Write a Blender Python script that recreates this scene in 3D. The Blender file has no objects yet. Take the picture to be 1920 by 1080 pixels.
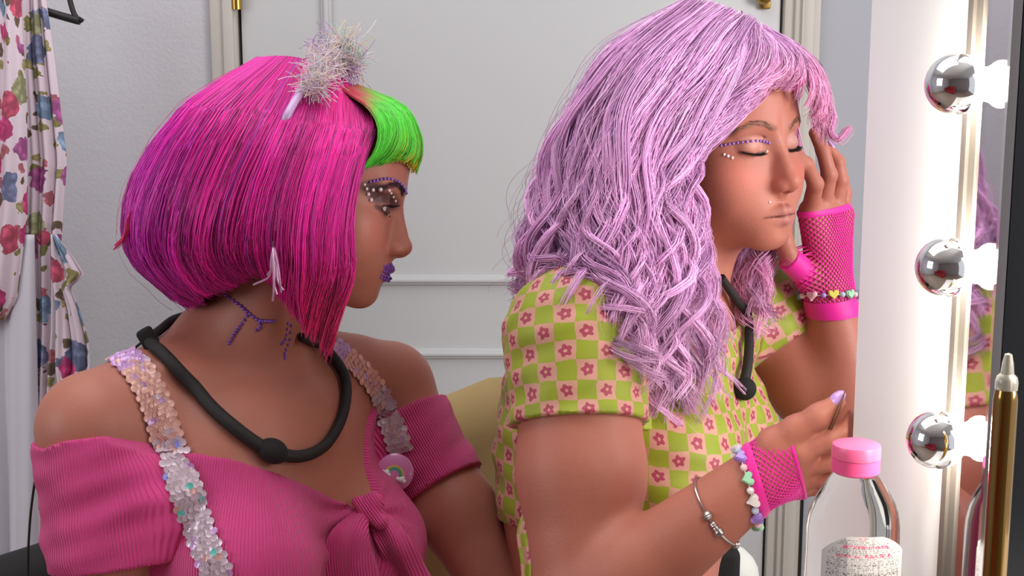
import bpy, bmesh, math
import numpy as np
from mathutils import Matrix, Vector

# ------------------------------------------------------------------ camera, world, light
PITCH = math.radians(10.0); CAM_Z = 1.28; FPX = 2600.0
SC = bpy.context.scene; COL = SC.collection
_cd = bpy.data.cameras.new('camera'); _cam = bpy.data.objects.new('camera', _cd); COL.objects.link(_cam)
_cd.sensor_width = 36.0; _cd.lens = 36.0 * FPX / 1920.0; _cd.clip_start = 0.05
_cam.location = (0, 0, CAM_Z); _cam.rotation_euler = (math.pi / 2 - PITCH, 0, 0); SC.camera = _cam
SC.view_settings.view_transform = 'Standard'; SC.view_settings.look = 'None'
SC.view_settings.gamma = 1.0; SC.view_settings.use_curve_mapping = False; SC.view_settings.exposure = 0.0
_w = bpy.data.worlds.new('world'); SC.world = _w; _w.use_nodes = True
_w.node_tree.nodes['Background'].inputs[0].default_value = (0.90, 0.92, 1.0, 1)
_w.node_tree.nodes['Background'].inputs[1].default_value = 0.72
def area_light(name, loc, target, size, power, col, size_y=None):
    d = bpy.data.lights.new(name, 'AREA'); d.energy = power; d.color = col; d.size = size
    if size_y: d.shape = 'RECTANGLE'; d.size_y = size_y
    o = bpy.data.objects.new(name, d); COL.objects.link(o); o.location = loc
    o.rotation_euler = (Vector(target) - Vector(loc)).to_track_quat('-Z', 'Y').to_euler()
    return o
area_light('ceiling_light', (-0.45, 1.40, 2.52), (-0.45, 1.75, 0.0), 1.5, 20.0, (0.97, 0.99, 1.0))
area_light('side_fill_light', (1.55, 0.50, 1.50), (0.25, 1.45, 1.2), 0.9, 32.0, (1.0, 0.97, 0.95))  # fill added to brighten the right person's face; no window stands here
area_light('left_fill_light', (-2.2, 0.45, 1.55), (-0.35, 1.45, 0.95), 1.0, 14.0, (0.97, 0.98, 1.0))  # added fill for the near pink sleeve and shoulder, not an actual window

# ------------------------------------------------------------------ frames
_c, _s = math.cos(PITCH), math.sin(PITCH)
RV = np.array([[1, 0, 0], [0, _c, _s], [0, -_s, _c]])       # view-aligned metres -> world
CV = np.array([0, 0, CAM_Z])
def V(px, py, d): return np.array([(px - 960) / FPX * d, d, -(py - 540) / FPX * d])
def VA(rows): return np.array([V(*r) for r in rows])
def toW(v): return np.asarray(v) @ RV.T + CV
def toV(w): return (np.asarray(w) - CV) @ RV
def WY(px, py, y):                                            # where that sight line meets the plane y
    r = RV @ np.array([(px - 960) / FPX, 1, -(py - 540) / FPX]); return CV + r * (y / r[1])
def WZ(px, py, z):
    r = RV @ np.array([(px - 960) / FPX, 1, -(py - 540) / FPX]); return CV + r * ((z - CAM_Z) / r[2])
rng = np.random.default_rng(7)

# ------------------------------------------------------------------ objects
def tag(o, label=None, cat=None, group=None, kind=None):
    if label: o['label'] = label
    if cat: o['category'] = cat
    if group: o['group'] = group
    if kind: o['kind'] = kind
    return o
def empty(name, loc, label=None, cat=None, group=None):
    o = bpy.data.objects.new(name, None); COL.objects.link(o); o.location = loc; o.empty_display_size = .05
    return tag(o, label, cat, group)
def link(name, me, mat=None, parent=None, label=None, cat=None, group=None, kind=None, loc=None):
    o = bpy.data.objects.new(name, me); COL.objects.link(o)
    if mat is not None and len(me.materials) == 0: me.materials.append(mat)
    if loc is not None: o.location = loc
    if parent is not None:
        o.parent = parent
        o.matrix_parent_inverse = Matrix.Translation(-parent_loc(parent))
    return tag(o, label, cat, group, kind)
def parent_loc(o): return Vector(o.location)
def npmesh(name, v, quads=None, tris=None, smooth=True):
    v = np.ascontiguousarray(v, dtype=np.float32); me = bpy.data.meshes.new(name)
    nq = 0 if quads is None else len(quads); nt = 0 if tris is None else len(tris)
    idx = []; st = []; tot = []
    if nq: idx.append(np.asarray(quads, np.int32).ravel()); st.append(np.arange(nq) * 4); tot.append(np.full(nq, 4))
    if nt: idx.append(np.asarray(tris, np.int32).ravel()); st.append(nq * 4 + np.arange(nt) * 3); tot.append(np.full(nt, 3))
    idx = np.concatenate(idx); st = np.concatenate(st).astype(np.int32)
    me.vertices.add(len(v)); me.vertices.foreach_set('co', v.ravel())
    me.loops.add(len(idx)); me.loops.foreach_set('vertex_index', idx.astype(np.int32))
    me.polygons.add(nq + nt); me.polygons.foreach_set('loop_start', st)
    if smooth: me.polygons.foreach_set('use_smooth', np.ones(nq + nt, bool))
    me.update(calc_edges=True); return me
def setcol(me, c, name='Col'):
    a = me.attributes.new(name, 'FLOAT_COLOR', 'POINT')
    c = np.asarray(c, np.float32)
    if c.shape[1] == 3: c = np.c_[c, np.ones(len(c), np.float32)]
    a.data.foreach_set('color', np.ascontiguousarray(c, np.float32).ravel())
def setvec(me, name, v):
    a = me.attributes.new(name, 'FLOAT_VECTOR', 'POINT'); a.data.foreach_set('vector', np.ascontiguousarray(v, np.float32).ravel())
def lin(r, g, b):
    f = lambda u: (u / 255 / 12.92) if u / 255 <= .04045 else ((u / 255 + .055) / 1.055) ** 2.4
    return np.array([f(r), f(g), f(b)])
class BM:
    """collects shapes (world coordinates) and links them as one mesh"""
    def __init__(s): s.bm = bmesh.new()
    def box(s, lo, hi, bev=0, seg=2):
        lo = np.array(lo, float); hi = np.array(hi, float)
        r = bmesh.ops.create_cube(s.bm, size=1.0, matrix=Matrix.Translation((lo + hi) / 2) @ Matrix.Diagonal((*(hi - lo), 1)))
        if bev:
            ed = list({e for v in r['verts'] for e in v.link_edges})
            bmesh.ops.bevel(s.bm, geom=ed, offset=bev, segments=seg, affect='EDGES', profile=.5)
        return s
    def cyl(s, a, b, r1, r2=None, n=24, cap=True):
        a = Vector(a); b = Vector(b); d = b - a
        m = Matrix.Translation((a + b) / 2) @ d.to_track_quat('Z', 'Y').to_matrix().to_4x4()
        bmesh.ops.create_cone(s.bm, cap_ends=cap, segments=n, radius1=r1, radius2=r1 if r2 is None else r2, depth=d.length, matrix=m); return s
    def ball(s, c, r, u=20, v=12, m=None):
        r = (r, r, r) if np.isscalar(r) else r
        mm = Matrix.Translation(c) @ (m if m is not None else Matrix.Identity(4)) @ Matrix.Diagonal((*r, 1))
        bmesh.ops.create_uvsphere(s.bm, u_segments=u, v_segments=v, radius=1, matrix=mm); return s
    def lathe(s, prof, o, ax=(0, 0, 1), n=48):
        o = Vector(o); q = Vector(ax).normalized().to_track_quat('Z', 'Y').to_matrix()
        rings = []
        for (r, z) in prof:
            if r < 1e-6: rings.append([s.bm.verts.new(o + q @ Vector((0, 0, z)))]); continue
            rings.append([s.bm.verts.new(o + q @ Vector((r * math.cos(2 * math.pi * k / n), r * math.sin(2 * math.pi * k / n), z))) for k in range(n)])
        for A, B in zip(rings, rings[1:]):
            for k in range(n):
                k2 = (k + 1) % n
                if len(A) == 1: s.bm.faces.new((A[0], B[k2], B[k])) if len(B) > 1 else None
                elif len(B) == 1: s.bm.faces.new((A[k], A[k2], B[0]))
                else: s.bm.faces.new((A[k], A[k2], B[k2], B[k]))
        return s
    def tube(s, pts, r, n=12, closed=False):
        pts = [Vector(p) for p in pts]; N = len(pts)
        rr = [r] * N if np.isscalar(r) else list(r)
        rings = []; prev = None
        for i, p in enumerate(pts):
            t = (pts[(i + 1) % N] - pts[i - 1]) if closed else (pts[min(i + 1, N - 1)] - pts[max(i - 1, 0)])
            t.normalize()
            u = (prev - t * prev.dot(t)) if prev is not None else t.orthogonal()
            u.normalize(); prev = u; w = t.cross(u)
            rings.append([s.bm.verts.new(p + (u * math.cos(2 * math.pi * k / n) + w * math.sin(2 * math.pi * k / n)) * rr[i]) for k in range(n)])
        for i in range(N if closed else N - 1):
            A, B = rings[i], rings[(i + 1) % N]
            off = 0
            if closed and i == N - 1:
                off = min(range(n), key=lambda k: (A[0].co - B[k].co).length)
            for k in range(n): s.bm.faces.new((A[k], A[(k + 1) % n], B[(k + 1 + off) % n], B[(k + off) % n]))
        if not closed:
            s.bm.faces.new(rings[0][::-1]); s.bm.faces.new(rings[-1])
        return s
    def prism(s, poly, o, ex, ey, ez, depth):
        """outline poly in (ex, ey) extruded by depth along ez"""
        o, ex, ey, ez = (np.asarray(q, float) for q in (o, ex, ey, ez))
        a = [s.bm.verts.new(o + ex * x + ey * y) for x, y in poly]; b = [s.bm.verts.new(o + ex * x + ey * y + ez * depth) for x, y in poly]
        n = len(a); s.bm.faces.new(a[::-1]); s.bm.faces.new(b)
        for k in range(n): s.bm.faces.new((a[k], a[(k + 1) % n], b[(k + 1) % n], b[k]))
        return s
    def mesh(s, name, smooth=True, angle=40):
        bmesh.ops.recalc_face_normals(s.bm, faces=s.bm.faces)
        me = bpy.data.meshes.new(name)
        if smooth:
            for f in s.bm.faces: f.smooth = True
            for e in s.bm.edges:
                if len(e.link_faces) == 2 and e.calc_face_angle(0) > math.radians(angle): e.smooth = False
        s.bm.to_mesh(me); s.bm.free(); return me
    def build(s, name, mat, parent=None, smooth=True, angle=40, **k):
        return link(name, s.mesh(name, smooth, angle), mat, parent, **k)

# ------------------------------------------------------------------ materials
def mat(name, col=(.8, .8, .8), rough=.5, metal=0., attr=None, noise=None, bump=None, **kw):
    """principled; noise=(scale, amount) mottles the colour; bump=(scale, strength)"""
    m = bpy.data.materials.new(name); m.use_nodes = True; nt = m.node_tree; N = nt.nodes; L = nt.links
    b = N['Principled BSDF']; b.inputs['Base Color'].default_value = (*col, 1); b.inputs['Roughness'].default_value = rough
    b.inputs['Metallic'].default_value = metal
    for k, v in kw.items():
        b.inputs[k.replace('_', ' ')].default_value = v
    src = None
    if attr:
        a = N.new('ShaderNodeAttribute'); a.attribute_name = attr; src = a.outputs['Color']
    tc = N.new('ShaderNodeTexCoord')
    if noise:
        n = N.new('ShaderNodeTexNoise'); n.inputs['Scale'].default_value = noise[0]; n.inputs['Detail'].default_value = 4
        L.new(tc.outputs['Object'], n.inputs['Vector'])
        mr = N.new('ShaderNodeMapRange'); mr.inputs['To Min'].default_value = 1 - noise[1]; mr.inputs['To Max'].default_value = 1 + noise[1]
        L.new(n.outputs['Fac'], mr.inputs['Value'])
        mx = N.new('ShaderNodeMix'); mx.data_type = 'RGBA'; mx.blend_type = 'MULTIPLY'; mx.inputs['Factor'].default_value = 1
        if src is not None: L.new(src, mx.inputs['A'])
        else: mx.inputs['A'].default_value = (*col, 1)
        L.new(mr.outputs['Result'], mx.inputs['B']); src = mx.outputs['Result']
    if src is not None: L.new(src, b.inputs['Base Color'])
    if bump:
        n = N.new('ShaderNodeTexNoise'); n.inputs['Scale'].default_value = bump[0]; n.inputs['Detail'].default_value = 3
        L.new(tc.outputs['Object'], n.inputs['Vector'])
        bp = N.new('ShaderNodeBump'); bp.inputs['Strength'].default_value = bump[1]; bp.inputs['Distance'].default_value = .002
        L.new(n.outputs['Fac'], bp.inputs['Height']); L.new(bp.outputs['Normal'], b.inputs['Normal'])
    return m

# ------------------------------------------------------------------ signed distance sculpting
def I3(): return np.eye(3)
def rc(a, b, r1, r2):
    a = np.asarray(a, np.float32); b = np.asarray(b, np.float32); ba = b - a; l2 = float(ba @ ba) + 1e-12
    def f(p):
        pa = p - a; t = np.clip((pa @ ba) / l2, 0, 1); q = pa - t[:, None] * ba
        return np.sqrt(np.einsum('ij,ij->i', q, q)) - (r1 + (r2 - r1) * t)
    return f
def sp(c, r):
    c = np.asarray(c, np.float32)
    def f(p):
        q = p - c; return np.sqrt(np.einsum('ij,ij->i', q, q)) - r
    return f
def el(c, r, M=None):
    """ellipsoid; M columns are its axes"""
    c = np.asarray(c, np.float32); r = np.asarray(r, np.float32); M_ = None if M is None else np.asarray(M, np.float32)
    def f(p):
        q = p - c
        if M_ is not None: q = q @ M_
        a = q / r; b = a / r
        k0 = np.sqrt(np.einsum('ij,ij->i', a, a)); k1 = np.sqrt(np.einsum('ij,ij->i', b, b)) + 1e-9
        return k0 * (k0 - 1) / k1
    return f
def loc(prims, O, M, s, mirror=True):
    """prims written in a local frame -> the same in view space"""
    O = np.asarray(O, np.float32); M = np.asarray(M, np.float32); out = []
    for fn, op, k in prims:
        def g(p, fn=fn):
            q = ((p - O) @ M) / s
            if mirror: q[:, 0] = np.abs(q[:, 0])
            return fn(q) * s
        out.append((g, op, k * s))
    return out
def comb(d, x, op, k):
    if op == 'u':
        h = np.maximum(k - np.abs(d - x), 0) / k; return np.minimum(d, x) - h * h * k * .25
    h = np.maximum(k - np.abs(d + x), 0) / k; return np.maximum(d, -x) + h * h * k * .25
def ev(prims, p, cell=.008):
    p = np.ascontiguousarray(p, np.float32); n = len(p)
    if n < 3000:
        d = np.full(n, 9., np.float32)
        for fn, op, k in prims: d = comb(d, fn(p), op, k)
        return d
    ci = np.floor(p / cell).astype(np.int64) + 4096
    key = (ci[:, 0] * 8192 + ci[:, 1]) * 8192 + ci[:, 2]
    uk, inv = np.unique(key, return_inverse=True)
    cc = np.stack([uk // (8192 * 8192), (uk // 8192) % 8192, uk % 8192], 1) - 4096
    cen = ((cc + .5) * cell).astype(np.float32); hd = cell * .87
    tot = np.full(len(cen), 9., np.float32); dcs = []
    for fn, op, k in prims:
        x = fn(cen); dcs.append(x); tot = comb(tot, x, op, k)
    d = np.full(n, 9., np.float32)
    for (fn, op, k), x in zip(prims, dcs):
        m = (x < tot + 2.2 * k + 3 * hd) if op == 'u' else (x < k + 3 * hd - np.minimum(tot, 0) * 0)
        sel = m[inv]
        if not sel.any(): continue
        if sel.all(): d = comb(d, fn(p), op, k)
        else: d[sel] = comb(d[sel], fn(p[sel]), op, k)
    return d
_E = [(a, b) for a in range(8) for b in range(a + 1, 8) if bin(a ^ b).count('1') == 1]
def surf(f, lo, hi, h, project=1):
    """surface nets of f < 0 in the box, view space; returns verts, quads"""
    lo = np.array(lo, float); H = 4 * h
    nc = np.ceil((np.array(hi) - lo) / H).astype(int); n = nc * 4
    g = np.stack(np.meshgrid(*[np.arange(k) for k in nc], indexing='ij'), -1).reshape(-1, 3)
    dc = f((lo + (g + .5) * H - .5 * h).astype(np.float32))
    Vv = np.repeat(np.repeat(np.repeat(dc.reshape(nc), 4, 0), 4, 1), 4, 2)
    act = g[np.abs(dc) < H * 1.5]
    o = np.stack(np.meshgrid(*[np.arange(4)] * 3, indexing='ij'), -1).reshape(-1, 3)
    fi = (act[:, None] * 4 + o[None]).reshape(-1, 3)
    Vv[fi[:, 0], fi[:, 1], fi[:, 2]] = f((lo + fi * h).astype(np.float32))
    Vv[0] = Vv[-1] = 1; Vv[:, 0] = Vv[:, -1] = 1; Vv[:, :, 0] = Vv[:, :, -1] = 1
    ins = Vv < 0
    cnt = np.zeros(n - 1, np.uint8)
    for k in range(8):
        a, b, c = k & 1, (k >> 1) & 1, (k >> 2) & 1
        cnt += ins[a:n[0] - 1 + a, b:n[1] - 1 + b, c:n[2] - 1 + c]
    cell = np.argwhere((cnt > 0) & (cnt < 8)); M = len(cell)
    cv = np.stack([Vv[cell[:, 0] + (k & 1), cell[:, 1] + ((k >> 1) & 1), cell[:, 2] + ((k >> 2) & 1)] for k in range(8)], 1)
    acc = np.zeros((M, 3)); num = np.zeros(M)
    for a, b in _E:
        va, vb = cv[:, a], cv[:, b]; m = (va < 0) != (vb < 0)
        t = np.where(m, va / np.where(m, va - vb, 1), 0)
        pa = np.array([a & 1, (a >> 1) & 1, (a >> 2) & 1]); pb = np.array([b & 1, (b >> 1) & 1, (b >> 2) & 1])
        acc += np.where(m[:, None], pa + t[:, None] * (pb - pa), 0); num += m
    vert = lo + (cell + acc / num[:, None]) * h
    keyf = lambda c: (c[:, 0] * n[1] + c[:, 1]) * n[2] + c[:, 2]
    ck = keyf(cell); quads = []
    for ax in range(3):
        sl0 = [slice(1, n[i] - 1) for i in range(3)]; sl1 = list(sl0)
        sl0[ax] = slice(0, n[ax] - 1); sl1[ax] = slice(1, n[ax])
        A = ins[tuple(sl0)]; B = ins[tuple(sl1)]
        e = np.argwhere(A != B); off = np.ones(3, int); off[ax] = 0; e = e + off
        u, w = (ax + 1) % 3, (ax + 2) % 3
        du = np.eye(3, dtype=int)[u]; dw = np.eye(3, dtype=int)[w]
        q = np.stack([np.searchsorted(ck, keyf(e - du - dw)), np.searchsorted(ck, keyf(e - dw)), np.searchsorted(ck, keyf(e)), np.searchsorted(ck, keyf(e - du))], 1)
        flip = ~ins[e[:, 0], e[:, 1], e[:, 2]]
        q[flip] = q[flip][:, ::-1]; quads.append(q)
    quads = np.concatenate(quads)
    for _ in range(project):
        d = f(vert.astype(np.float32)); e = h * .4; gr = np.stack([f((vert + e * np.eye(3)[i]).astype(np.float32)) - d for i in range(3)], 1) / e
        vert = vert - np.clip(d, -h * .5, h * .5)[:, None] * gr / np.maximum((gr ** 2).sum(1), .2)[:, None]
    return vert, quads
def refine(v, q, f, region, h):
    """split the quads of a region in four and pull the new points onto f = 0"""
    m = region(v[q].mean(1)); A = q[m]; rest = q[~m]; nv = len(v)
    e = np.stack([np.stack([A[:, i], A[:, (i + 1) % 4]], 1) for i in range(4)], 1).reshape(-1, 2); e = np.sort(e, 1)
    key = e[:, 0].astype(np.int64) * nv + e[:, 1]; uk, inv, cnt = np.unique(key, return_inverse=True, return_counts=True)
    mid = (v[uk // nv] + v[uk % nv]) / 2; cen = v[A].mean(1); new = np.concatenate([mid, cen])
    free = np.concatenate([cnt > 1, np.ones(len(cen), bool)])
    for _ in range(2):
        p = new[free]; d = f(p.astype(np.float32)); ee = h * .3
        gr = np.stack([f((p + ee * np.eye(3)[i]).astype(np.float32)) - d for i in range(3)], 1) / ee
        new[free] = p - np.clip(d, -h * .5, h * .5)[:, None] * gr / np.maximum((gr ** 2).sum(1), .2)[:, None]
    E = inv.reshape(-1, 4) + nv; C = np.arange(len(A)) + nv + len(mid)
    quads = [np.stack([A[:, i], E[:, i], C, E[:, i - 1]], 1) for i in range(4)]
    return np.concatenate([v, new]), np.concatenate([rest] + quads)
def grad(f, p, e=1e-3):
    p = np.asarray(p, float); d = f(p.astype(np.float32))
    g = np.stack([f((p + e * np.eye(3)[i]).astype(np.float32)) - f((p - e * np.eye(3)[i]).astype(np.float32)) for i in range(3)], 1)
    return d, g / np.maximum(np.linalg.norm(g, axis=1, keepdims=True), 1e-9)
def hit(f, pix, start=.9, lift=0.):
    """surface points met by sight lines through these pixels (view space)"""
    pix = np.atleast_2d(np.asarray(pix, float)); r = np.stack([(pix[:, 0] - 960) / FPX, np.ones(len(pix)), -(pix[:, 1] - 540) / FPX], 1)
    nr = np.linalg.norm(r, axis=1); t = np.full(len(pix), start)
    for _ in range(160): t = np.minimum(t + f((r * t[:, None]).astype(np.float32)) * .8 / nr, 2.6)
    p = r * t[:, None]
    if lift: p = p + grad(f, p)[1] * lift
    return p
def snap(f, p, lift=0., it=6):
    p = np.asarray(p, float)
    for _ in range(it):
        d, g = grad(f, p); p = p - (d - lift)[:, None] * g * .9
    return p
def spline(pts, n):
    """Catmull-Rom through pts (..., K, D) -> n samples along K (axis 0)"""
    P = np.asarray(pts, float); K = len(P); Q = np.concatenate([2 * P[:1] - P[1:2], P, 2 * P[-1:] - P[-2:-1]])
    t = np.linspace(0, K - 1, n); i = np.minimum(t.astype(int), K - 2); u = (t - i).reshape((-1,) + (1,) * (P.ndim - 1))
    a, b, c, d = Q[i], Q[i + 1], Q[i + 2], Q[i + 3]
    return .5 * (2 * b + (c - a) * u + (2 * a - 5 * b + 4 * c - d) * u ** 2 + (3 * b - a - 3 * c + d) * u ** 3)
def strands(name, S, rad, col, m, parent, sides=3, **k):
    """S (N,K,3) view space; rad (N,K) or scalar; col (N,K,3) or (N,3)"""
    S = np.asarray(S, float); N, K, _ = S.shape
    T = np.gradient(S, axis=1); T /= np.maximum(np.linalg.norm(T, axis=2, keepdims=True), 1e-9)
    ref = np.random.default_rng(3).normal(size=(N, 1, 3)); U = ref - (ref * T).sum(2, keepdims=True) * T
    U /= np.maximum(np.linalg.norm(U, axis=2, keepdims=True), 1e-9); Wd = np.cross(T, U)
    rad = np.broadcast_to(rad, (N, K)); ang = np.arange(sides) * 2 * np.pi / sides
    P = S[:, :, None] + (U[:, :, None] * np.cos(ang)[:, None] + Wd[:, :, None] * np.sin(ang)[:, None]) * rad[:, :, None, None]
    base = np.arange(N * K).reshape(N, K)[:, :-1, None] * sides; j = np.arange(sides); j2 = (j + 1) % sides
    q = np.stack([base + j, base + j2, base + sides + j2, base + sides + j], -1).reshape(-1, 4)
    me = npmesh(name, toW(P.reshape(-1, 3)), quads=q)
    col = np.asarray(col, float)
    if col.ndim == 2: col = np.repeat(col[:, None], K, 1)
    setcol(me, np.repeat(col.reshape(-1, 3), sides, 0))
    return link(name, me, m, parent, **k)
def smooth01(x, a, b):
    t = np.clip((x - a) / (b - a), 0, 1); return t * t * (3 - 2 * t)
def headR(yaw, pitch, roll):
    F = np.array([math.cos(yaw), -math.sin(yaw), 0]); U = np.array([0, 0, 1.]); R = np.cross(F, U)
    c, s = math.cos(pitch), math.sin(pitch); F2 = c * F - s * U; U2 = c * U + s * F
    c, s = math.cos(roll), math.sin(roll); return np.array([c * R - s * U2, F2, c * U2 + s * R]).T
VOX = 1.0
# ------------------------------------------------------------------ the room
WALLY = 2.36
M_wall = mat('wall_paper', lin(192, 190, 196), .85, noise=(22, .03), bump=(160, .5))
M_door = mat('door_paint', lin(187, 187, 188), .45, noise=(3, .015))
M_trim = mat('trim_paint', lin(188, 182, 174), .55, noise=(5, .03))
M_gap = mat('door_gap', lin(18, 14, 14), .9)
M_brass = mat('brass', lin(176, 142, 74), .3, 1.0)
M_sidewall = mat('side_wall_paint', lin(164, 165, 172), .8, noise=(6, .03))
M_floor = mat('floor_laminate', lin(150, 132, 118), .5, noise=(4, .12))
M_ceil = mat('ceiling_paint', lin(225, 224, 222), .9)
M_black = mat('black_rubber', lin(26, 22, 22), .55)
xj0, xg, xd1 = WY(405, 300, WALLY)[0], WY(456, 300, WALLY)[0], WY(1455, 300, WALLY)[0]
xt1 = WY(1527, 300, WALLY)[0]
BM().box((-2.6, -2.2, -.05), (2.2, WALLY + .3, 0)).build('floor', M_floor, kind='structure', label='brown laminate floor of the dressing room')
BM().box((-2.6, WALLY, 0), (xj0, WALLY + .12, 2.6)).build('wall_back', M_wall, kind='structure', label='pale textured wall behind the pink wig')
BM().box((xt1, WALLY, 0), (2.2, WALLY + .12, 2.6)).build('wall_right', M_sidewall, kind='structure', label='grey wall strip beside the mirror')
t = BM().box((xj0, WALLY - .012, 0), (xg - .002, WALLY + .12, 2.6), .004).box((xj0 + .022, WALLY - .018, 0), (xg - .006, WALLY, 2.6), .003).build('trim_1', M_trim, kind='structure', label='cream door frame left of the door')
BM().box((xg - .002, WALLY + .03, 0), (xg + .004, WALLY + .05, 2.6)).build('gap_shade', M_gap, t)  # black strip painting in the shade of the open door gap
# the door: slab, raised mouldings, hinge, lock
dl, dr = xg + .004, xd1
door = BM().box((dl, WALLY, .01), (dr, WALLY + .05, 2.1), .003).build('door_1', M_door, kind='structure', label='white panelled door behind the two people')
def frame_moulding(x0, x1, z0, z1, y, name):
    for a, b in (((x0, z0), (x1, z0)), ((x0, z1), (x1, z1)), ((x0, z0), (x0, z1)), ((x1, z0), (x1, z1))):
        w = .009; m = BM()
        hz = a[1] == b[1]
        for off, ww, dep in ((0, w, .007), (.0, w * .45, .012)):
            lo = (min(a[0], b[0]) - ww, y - dep, min(a[1], b[1]) - ww); hi = (max(a[0], b[0]) + ww, y + .002, max(a[1], b[1]) + ww)
            m.box(lo, hi, .003)
        m.build(name, M_door, door)
zu = WY(850, 524, WALLY)[2]; zl = WY(850, 662, WALLY)[2]; xm0 = WY(613, 60, WALLY)[0]; xm1 = dr - (xm0 - dl)
frame_moulding(xm0, xm1, zu, 1.98, WALLY, 'panel_moulding')
frame_moulding(xm0, xm1, .18, zl, WALLY, 'panel_moulding')
h0 = WY(452, -40, WALLY)[2]; h1 = WY(452, 18, WALLY)[2]
m = BM().cyl((xg, WALLY - .012, h1), (xg, WALLY - .012, h1 + .035), .009).cyl((xg, WALLY - .012, h1 + .037), (xg, WALLY - .012, h1 + .085), .009)
m.build('hinge', M_brass, door)
m = BM(); q = WY(1430, 6, WALLY); m.box((q[0] - .006, WALLY - .012, q[2] - .01), (q[0] + .012, WALLY, q[2] + .12), .003).ball((q[0] - .002, WALLY - .02, q[2] + .01), .013)
m.build('lock', M_brass, door)
t2 = BM().box((xd1 + .004, WALLY - .012, 0), (xt1, WALLY + .12, 2.6), .004).box((xd1 + .02, WALLY - .02, 0), (xt1 - .012, WALLY, 2.6), .004).box((xd1 + .03, WALLY - .026, 0), (xt1 - .03, WALLY, 2.6), .004).build('trim_2', M_trim, kind='structure', label='cream door frame right of the door')
BM().box((xd1 - .001, WALLY + .03, 0), (xd1 + .004, WALLY + .05, 2.6)).build('gap_shade', M_gap, t2)  # right-hand gap: its shade put in as a black strip too
BM().box((xt1 - .004, WALLY - .014, 0), (xt1 + .001, WALLY + .02, 1.02)).build('shadow_gap', M_gap, t2)  # solid black strip in place of the dark gap beside the frame
BM().box((-2.7, -2.2, 0), (-2.6, WALLY + .12, 2.6)).build('wall_left', M_wall, kind='structure', label='pale wall at the left of the room')
BM().box((-2.7, -2.3, 0), (2.2, -2.2, 2.6)).build('wall_front', mat('front_wall_paint', lin(150, 140, 138), .85), kind='structure', label='dull beige wall across the room')
BM().box((-2.7, -2.3, 2.6), (2.2, WALLY + .12, 2.66)).build('ceiling', M_ceil, kind='structure', label='white ceiling')
# ------------------------------------------------------------------ heads (local: x right, y forward, z up, eye level = 0)
def head_prims(closed, lip=0.0, mw=0.0, mz=0.0, lr=1.0):
    u = 'u'; s = 's'
    P = [(el((0, -.012, .030), (.073, .092, .080)), u, .01),
         (el((0, .022, -.030), (.058, .066, .084)), u, .03),
         (el((0, .030, .045), (.060, .060, .050)), u, .03),
         (rc((.043, -.002, -.066), (.010, .066, -.098), .016, .014), u, .028),
         (sp((0, .0735, -.0985), .0150), u, .018),
         (el((.045, .045, -.027), (.019, .024, .017)), u, .025),
         (sp((.033, .053, -.052), .025), u, .03),
         (rc((.010, .0835, .021), (.042, .070, .023), .0075, .006), u, .014),
         (el((.031, .0985, .002), (.019, .016, .0115)), s, .012),
         (rc((0, .0865, .006), (0, .1055, -.036), .0062, .0072), u, .013),
         (el((0, .0915, -.036), (.0098, .0115, .017)), u, .010),
         (sp((0, .1070, -.0400), .0081), u, .008),
         (el((.0092, .0985, -.0440), (.0056, .0085, .0064)), u, .006),
         (rc((0, .1055, -.0465), (0, .093, -.0525), .0036, .004), u, .005),
         (el((.0052, .1012, -.0520), (.0028, .0050, .0050)), s, .002),
         (el((0, .066, -.070 + mz), (.033, .0265, .027)), u, .018)]
    lid = .0137
    if closed:
        P += [(sp((.031, .0700, -.0005), lid), u, .004),
              (rc((.020, .0865, -.0062), (.0310, .0860, -.0080), .0009, .0009), s, .0016),
              (rc((.0310, .0860, -.0080), (.0430, .0790, -.0050), .0009, .0009), s, .0016),
              (rc((.018, .0835, .0095), (.031, .0850, .0115), .0010, .0010), s, .003),
              (rc((.031, .0850, .0115), (.043, .0770, .0085), .0010, .0010), s, .003)]
    else:
        P += [(sp((.031, .0700, -.0005), lid), u, .004),
              (el((.031, .0840, -.0035), (.0125, .009, .0036)), s, .0015),
              (rc((.019, .0835, .0065), (.031, .0850, .0085), .0010, .0010), s, .003),
              (rc((.031, .0850, .0085), (.043, .0770, .0055), .0010, .0010), s, .003)]
    P += [(rc((.0035, .0925 + lip, -.0658 + mz), (.022 + mw, .0800, -.0702 + mz), .0058 * lr, .0022), u, .004),
          (rc((0, .0905 + lip, -.0775 + mz), (.020 + mw, .0795, -.0728 + mz), .0062 * lr, .0022), u, .004),
          (rc((0, .1010, -.0712 + mz), (.0215 + mw * .8, .0840 - mw * .5, -.0712 + mz), .0011, .0011), s, .0022),
          (sp((0, .1005, -.0895 + mz), .0072), s, .010),
          (rc((0, .1015, -.0555), (0, .0985, -.0630), .0016, .0018), s, .004),
          (el((.073, -.012, -.018), (.006, .017, .029)), u, .006),
          (el((.0785, -.009, -.014), (.004, .010, .017)), s, .004)]
    return P
def lip_mask(q, lip=0.0, mw=0.0, mz=0.0):
    """q in head units (x mirrored): 1 on the lips"""
    q = q - np.array([0, 0, mz]); a = rc((.0035, .0930 + lip, -.0656), (.0225 + mw, .0805, -.0704), .0058, .0020)(q); b = rc((0, .0915 + lip, -.0774), (.0205 + mw, .0800, -.0728 + mz), .0062, .0020)(q)
    return 1 - smooth01(np.minimum(a, b), .0002, .0014)
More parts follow.
